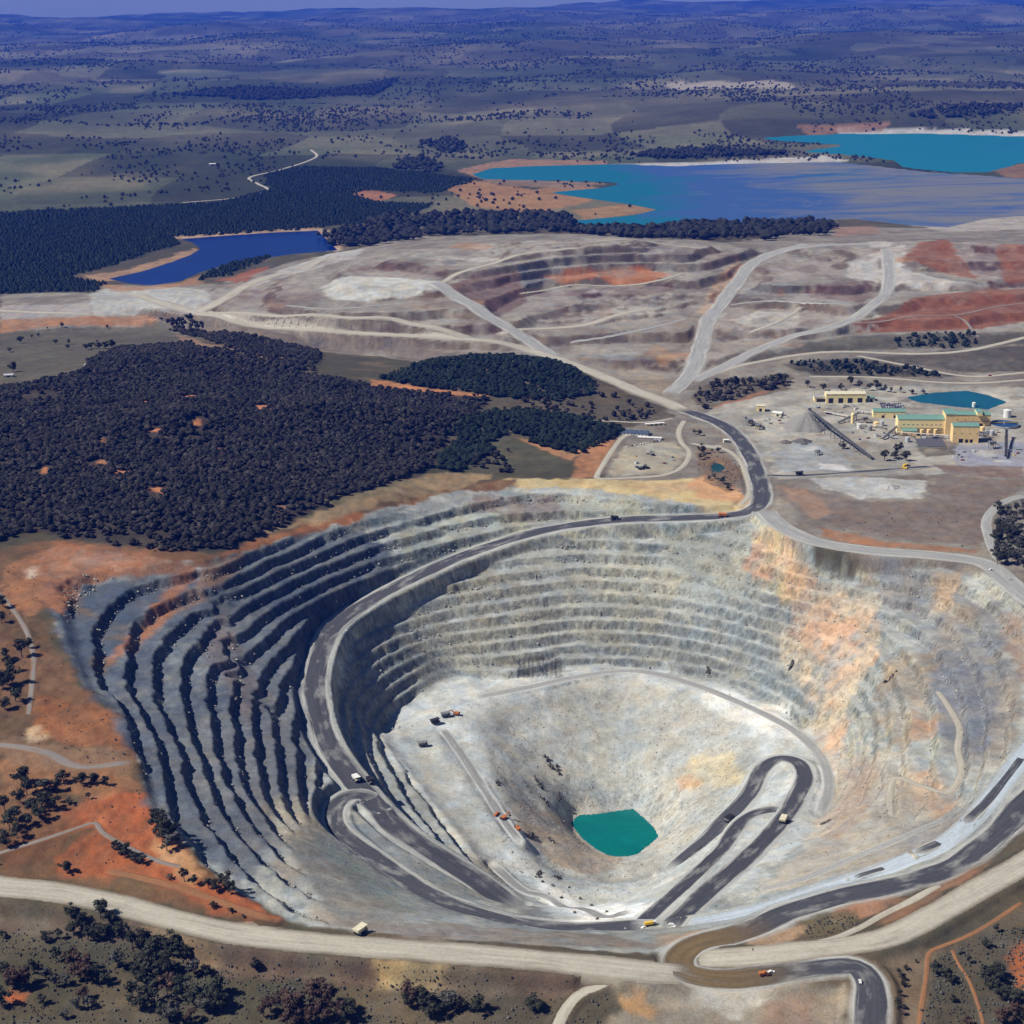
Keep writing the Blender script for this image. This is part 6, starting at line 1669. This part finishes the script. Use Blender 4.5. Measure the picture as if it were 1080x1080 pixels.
CN = {'white': 'white', 'silver': 'silver', 'navy': 'dark blue', 'grey': 'grey', 'red': 'red', 'dark': 'black'}
# car park behind the low shed: two rows
_g = spot(941, 428)
MB().box(0, 0, -0.6, 44, 46, 0.75).build('car_park', 'asphalt'); _o = bpy.context.scene.objects['car_park']; _o.location = (_g[0], _g[1], _g[2] + 0.25); _o.rotation_euler = (0, 0, -0.1); tag(_o, 'asphalt car park behind the low green roofed shed', kind='structure')
for r_ in range(3):
    for i in range(9):
        if (i * 5 + r_ * 3) % 7 == 0: continue
        c_ = CARC[(i * 3 + r_) % 8]
        x, y = -18 + i * 4.5, -15 + r_ * 15
        ca, sa = math.cos(-0.1), math.sin(-0.1)
        light_car('parked_car', '%s car in the %s of the plant car park' % (CN[c_], ('row nearest the low shed', 'middle row', 'row nearest the pond')[r_]), c_, (_g[0] + ca * x - sa * y, _g[1] + sa * x + ca * y, _g[2] + 0.45), 1.47, 'car', 'cars in the plant car park %s %d' % (c_, r_))
# row of cars along the office
for i in range(13):
    if i in (4, 9): continue
    p = spot(661 + i * 2.9, 471.5 - i * 0.55); c_ = CARC[(i * 3 + 1) % 8] if i % 3 else 'white'
    light_car('parked_car', '%s car parked in the row along the office fence' % CN[c_], c_, (p[0], p[1], p[2] + 0.2), 1.2, 'car', 'cars parked along the office %s' % c_)
# paved yard with a container row before the orange building
_g = spot(981, 466)
MB().box(0, 0, -0.6, 48, 60, 0.75).build('paved_yard', 'asphalt'); _o = bpy.context.scene.objects['paved_yard']; _o.location = (_g[0], _g[1], _g[2] + 0.3); _o.rotation_euler = (0, 0, -0.1); tag(_o, 'dark paved yard in front of the grinding hall', kind='structure')
for i, (x, y, c_, lb) in enumerate(((-16, 22, 'cream', 'cream shipping container at the hall end of the paved yard'), (-6, 22, 'white', 'white shipping container on the paved yard'), (4, 21, 'grey', 'grey shipping container on the paved yard'), (14, 20, 'navy', 'blue shipping container on the paved yard'))):
    e = thing('shipping_container', lb, 'container', (_g[0] + x, _g[1] + y, _g[2] + 0.45), -0.1)
    MB().box(0, 0, 0, 8, 2.6, 2.8).build('body', c_, e)
    for q in (-1, 1): MB().box(q * 4.03, 0, 0.2, 0.1, 2.2, 2.4).build('door', 'grey', e)

# --- rock outcrops and boulders
def boulder(name, label, px, py, w, h, seed, sink=0.35, stretch=1.0, rz=0.0):
    r = np.random.default_rng(seed)
    import bmesh
    bm = bmesh.new(); bmesh.ops.create_icosphere(bm, subdivisions=3, radius=1.0)
    V = np.array([v.co[:] for v in bm.verts]); F = np.array([[v.index for v in f.verts] for f in bm.faces]); bm.free()
    n = fbm(V[:, 0] * 3 + seed, V[:, 1] * 3 + V[:, 2] * 2, 1.5, 3, seed)
    V = V * (1 + 0.35 * n[:, None]); V = np.sign(V) * np.abs(V) ** 0.6
    V = V * np.array([w / 2, w / 2 * stretch, h / 2])
    c, s_ = math.cos(rz), math.sin(rz); V[:, :2] = np.stack([c * V[:, 0] - s_ * V[:, 1], s_ * V[:, 0] + c * V[:, 1]], -1)
    V[:, 2] += h * (0.5 - sink)
    p = spot(px, py)
    o = link(bpy.data.objects.new(name, mesh_np(name, V, F, ROCKM, False))); o.location = tuple(p); tag(o, label, 'rock')
OUTROCK = plain("outcrop_rock", srgb(84,82,76), 0.95, 0.1, 0.4, 0.5)
def outcrop(label, px, py, length, h, seed, az):
    """ribs of broken rock standing out of the slope, one behind the other"""
    r = random.Random(seed); p = spot(px, py); mb = MB()
    for q in range(7):
        t = (q / 6 - 0.5) * length; x = math.cos(az) * t + r.uniform(-1.6, 1.6); y = math.sin(az) * t + r.uniform(-1.6, 1.6)
        z = float(ground(p[0] + x, p[1] + y)) - p[2]
        a, b, hh = r.uniform(1.4, 3.0), r.uniform(1.0, 2.2), h * r.uniform(0.3, 0.75)
        c, s_ = math.cos(az + r.uniform(-0.5, 0.5)), math.sin(az + r.uniform(-0.5, 0.5)); lx, ly = r.uniform(-1.2, 1.2), r.uniform(-1.2, 1.2)
        V = []
        for zz_, k2, ox, oy in ((z - 3, 1.2, 0, 0), (z + hh, r.uniform(0.35, 0.8), lx, ly)):
            for u, v in ((-1, -1), (1, -1), (1, 1), (-1, 1)):
                uu, vv = u * a * k2 * r.uniform(0.8, 1.2), v * b * k2 * r.uniform(0.8, 1.2)
                V.append((x + ox + c * uu - s_ * vv, y + oy + s_ * uu + c * vv, zz_ + (r.uniform(-0.25, 0.25) * hh if zz_ > z else 0)))
        mb._add(V, [(0,3,2,1),(4,5,6,7),(0,1,5,4),(1,2,6,5),(2,3,7,6),(3,0,4,7)])
    o = mb.build('rock_outcrop', OUTROCK); o.location = tuple(p); tag(o, label, 'rock')
for i, (x, y, w, h, az, lb) in enumerate(((578,804,20,6,1.9,'highest dark jagged rib on the left side of the crater'),(588,812,16,5,1.8,'dark rib just right of the highest crater rib'),(568,826,16,5,2.3,'dark slanting rib above the middle of the crater slope'),(575,846,16,6,2.3,'dark split rock on the lower crater slope'),(590,842,13,4,1.6,'small dark ridge above the left end of the pit lake'),(560,882,14,9,1.4,'black leaning slab on the crater lip near the excavator'),(524,826,8,4,1.5,'small dark rock on the crater rim'),(581,887,9,4,1.9,'small dark rock low on the crater slope'),
  (835,702,10,4,0.9,'dark block on the pinkish wall'),(938,718,16,5,0.4,'black broken rock face in the middle of the right wall'),(747,706,5,4,1.5,'thin black rock at the foot of the far wall'),(871,868,8,3,0.3,'dark low rock on the pale right slope'),(568,922,8,4,1.3,'dark spiky rock on the white rubble below the pit lake'),(589,926,8,4,0.8,'dark forked rock on the white rubble below the pit lake'),(736,897,10,4,0.2,'brown rock rib beside the dusty ramp'))):
    outcrop(lb, x, y, w, h, 600 + i, az)
for i, (x, y) in enumerate(((565,925),(572,930),(583,934),(589,928),(600,936),(612,948),(579,943),(592,947),(624,955),(640,962),(630,970),(606,963))):
    boulder('boulder', 'dark grey boulder lying on the white rubble below the pit lake', x, y, 2.5 + (i * 7) % 3, 2 + (i * 5) % 2, 700 + i, 0.35, 0.7, i)

for o in [o for o in col.objects if o.get("label") == 'dark grey boulder lying on the white rubble below the pit lake']: o["group"] = "boulders on the white rubble"

# --- yard clutter round the plant
def pipe_rack(label, px0, py0, px1, py1, h=5.0):
    a, b = spot(px0, py0), spot(px1, py1)
    e = thing('pipe_rack', label, 'pipe rack', a)
    d = b - a; n = max(3, int(np.hypot(d[0], d[1]) / 9)); t = d[:2] / np.hypot(d[0], d[1]); w = np.array([t[1], -t[0]]) * 1.6
    for i in range(n + 1):
        q = d * i / n; zg = float(ground(a[0] + q[0], a[1] + q[1])) - a[2]
        for s_ in (-1, 1): MB().box(q[0] + w[0] * s_, q[1] + w[1] * s_, zg - 1, 0.5, 0.5, h - zg + 1).build('post', 'steel', e)
        MB().beam((q[0] - w[0], q[1] - w[1], h), (q[0] + w[0], q[1] + w[1], h), 0.4, 0.4).build('cross_bar', 'steel', e)
    for k2, c_ in ((-1, 'silver'), (-0.3, 'tan'), (0.4, 'grey'), (1, 'white')):
        MB().beam((w[0] * k2, w[1] * k2, h + 0.6), (d[0] + w[0] * k2, d[1] + w[1] * k2, h + 0.6), 0.7, 0.7).build('pipe', c_, e)
pipe_rack('pipe rack running from the slim silo to the low shed', 902, 449, 930, 452)
pipe_rack('pipe rack along the front of the grinding hall', 945, 459, 1000, 463, 6)
pipe_rack('pipe rack between the orange building and the round thickener', 1034, 460, 1052, 456, 7)
pipe_rack('pipe rack crossing the yard behind the low shed', 905, 436, 922, 438)
pipe_rack('pipe rack from the workshop yard towards the silo', 868, 436, 895, 441, 4)
def light_mast(label, px, py):
    e = thing('light_mast', label, 'lamp post', spot(px, py))
    MB().cyl(0, 0, -1, 0.35, 19, 8, 0.2).build('pole', 'silver', e); MB().box(0, 0, 17.6, 3.2, 0.6, 0.8).build('lamp_head', 'white', e); MB().cyl(0, 0, -0.6, 0.8, 1.0, 8).build('base', 'concrete', e)
for x, y, lb in ((905,458,'light mast beside the pipe rack near the silo'),(962,474,'light mast at the corner of the paved yard'),(1000,476,'light mast between the paved yard and the orange building'),(880,432,'light mast in the workshop yard'),(925,472,'light mast at the low end of the long conveyor'),(1075,470,'light mast right of the thickener conveyor'),(700,482,'light mast in the equipment lot')):
    light_mast(lb, x, y)
_pick = random.Random(5)
SK = [('generator_skid', 'generator', 'white', (7, 3, 3.2)), ('pump_skid', 'pump', 'yellow', (5, 3, 2.2)), ('scrap_skip', 'skip', 'grey', (6, 3, 2.0)), ('shipping_container', 'container', 'navy', (6, 2.5, 2.6)), ('shipping_container', 'container', 'red', (6, 2.5, 2.6)), ('site_cabin', 'cabin', 'white', (9, 4, 3)), ('steel_stack', 'stack', 'steel', (10, 2.5, 1.6))]
AREAS = [((898,452),(945,464),16,'in the yard between the conveyor and the paved yard'), ((858,428),(905,438),14,'in the yard in front of the workshop'), ((1005,472),(1075,486),14,'on the pad before the orange building'), ((800,436),(835,452),9,'near the idle crusher above the haul road'), ((650,476),(712,496),9,'inside the fenced equipment lot')]
for (x0, y0), (x1, y1), cnt, where in AREAS:
    for i in range(cnt):
        nm, cat, c_, (L, D, H) = SK[(i * 3 + cnt) % len(SK)]
        e = thing(nm, '%s %s %s' % ({'navy': 'blue', 'steel': 'grey steel'}.get(c_, c_), nm.replace('_', ' '), where), cat, spot(_pick.uniform(x0, x1), _pick.uniform(y0, y1)), _pick.choice((-0.1, 1.47, -0.1, 0.6)), '%s %s' % (nm.replace('_', ' '), where))
        e.location.z -= 0.15
        b_ = MB().box(0, 0, 0, L, D, H).build('body', c_, e)
        MB().box(0, 0, H, L * 0.9, D * 0.85, 0.25).build('lid', 'grey' if c_ != 'grey' else 'dark', e)
        MB().box(L * 0.3, -D / 2 - 0.05, 0.3, 1.0, 0.12, min(2.0, H - 0.5)).build('door', 'dark', e)

for i, (x, y, c_, lb) in enumerate(((1036,455,'tan','tan leach tank nearest the flotation building wall'),(1041,457,'grey','grey leach tank beside the tan leach tank'),(1046,459,'silver','silver leach tank between the grey tank and the thickener'),(906,452,'white','white lime tank beside the silo pipe rack'),(917,454,'grey','grey water tank under the silo pipe rack'),(957,466,'silver','silver tank at the corner of the paved yard'))):
    e = thing('process_tank', lb, 'tank', spot(x, y)); MB().cyl(0, 0, -1, 4.2, 9.5, 18).build('shell', c_, e); MB().cyl(0, 0, 8.5, 4.3, 0.9, 18, 1.4).build('lid', c_, e); MB().beam((4.4, 0, 0), (4.4, 0, 9.4), 0.5, 0.3).build('ladder', 'yellow', e)
for (x0, y0, x1, y1, h, lb) in ((931,464,952,453,15,'short conveyor rising to the left end of the grinding hall'),(884,447,906,442,12,'short conveyor between the ore cone and the slim silo'),(806,452,786,446,9,'small conveyor of the idle crusher above the haul road')):
    a, b = spot(x0, y0), spot(x1, y1)
    conveyor('feed_conveyor', lb, (a[0], a[1], a[2] + 2), (b[0], b[1], b[2] + h), 3.0, 3)
# ------------------------------------------------------------------ air
def build_haze():
    import bmesh
    bm = bmesh.new()
    bmesh.ops.create_cube(bm, size=1.0)
    zmin = float(VZ.min()) - 5.0; zmax = max(CAM_Z, float(VZ.max())) + 25.0
    sx = 2 * float(RW.max()) + 400.0
    for v in bm.verts:
        v.co.x *= sx; v.co.y = -400.0 if v.co.y < 0 else float(ROWS[-1]) + 300.0; v.co.z = zmin if v.co.z < 0 else zmax
    me = bpy.data.meshes.new("haze"); bm.to_mesh(me); bm.free()
    m = bpy.data.materials.new("haze_air"); m.use_nodes = True
    n = m.node_tree.nodes; n.clear()
    o = n.new("ShaderNodeOutputMaterial"); v = n.new("ShaderNodeVolumePrincipled")
    v.inputs["Color"].default_value = HAZE_COLOR
    v.inputs["Density"].default_value = HAZE_DENSITY
    v.inputs["Anisotropy"].default_value = 0.0
    m.node_tree.links.new(v.outputs[0], o.inputs["Volume"])
    me.materials.append(m)
    h = link(bpy.data.objects.new("haze", me))
    tag(h, "thin blue haze in the air over the whole landscape", kind="stuff")
HAZE_COLOR = (0.02, 0.15, 1.0, 1.0)
HAZE_DENSITY = 2.35e-5
build_haze()
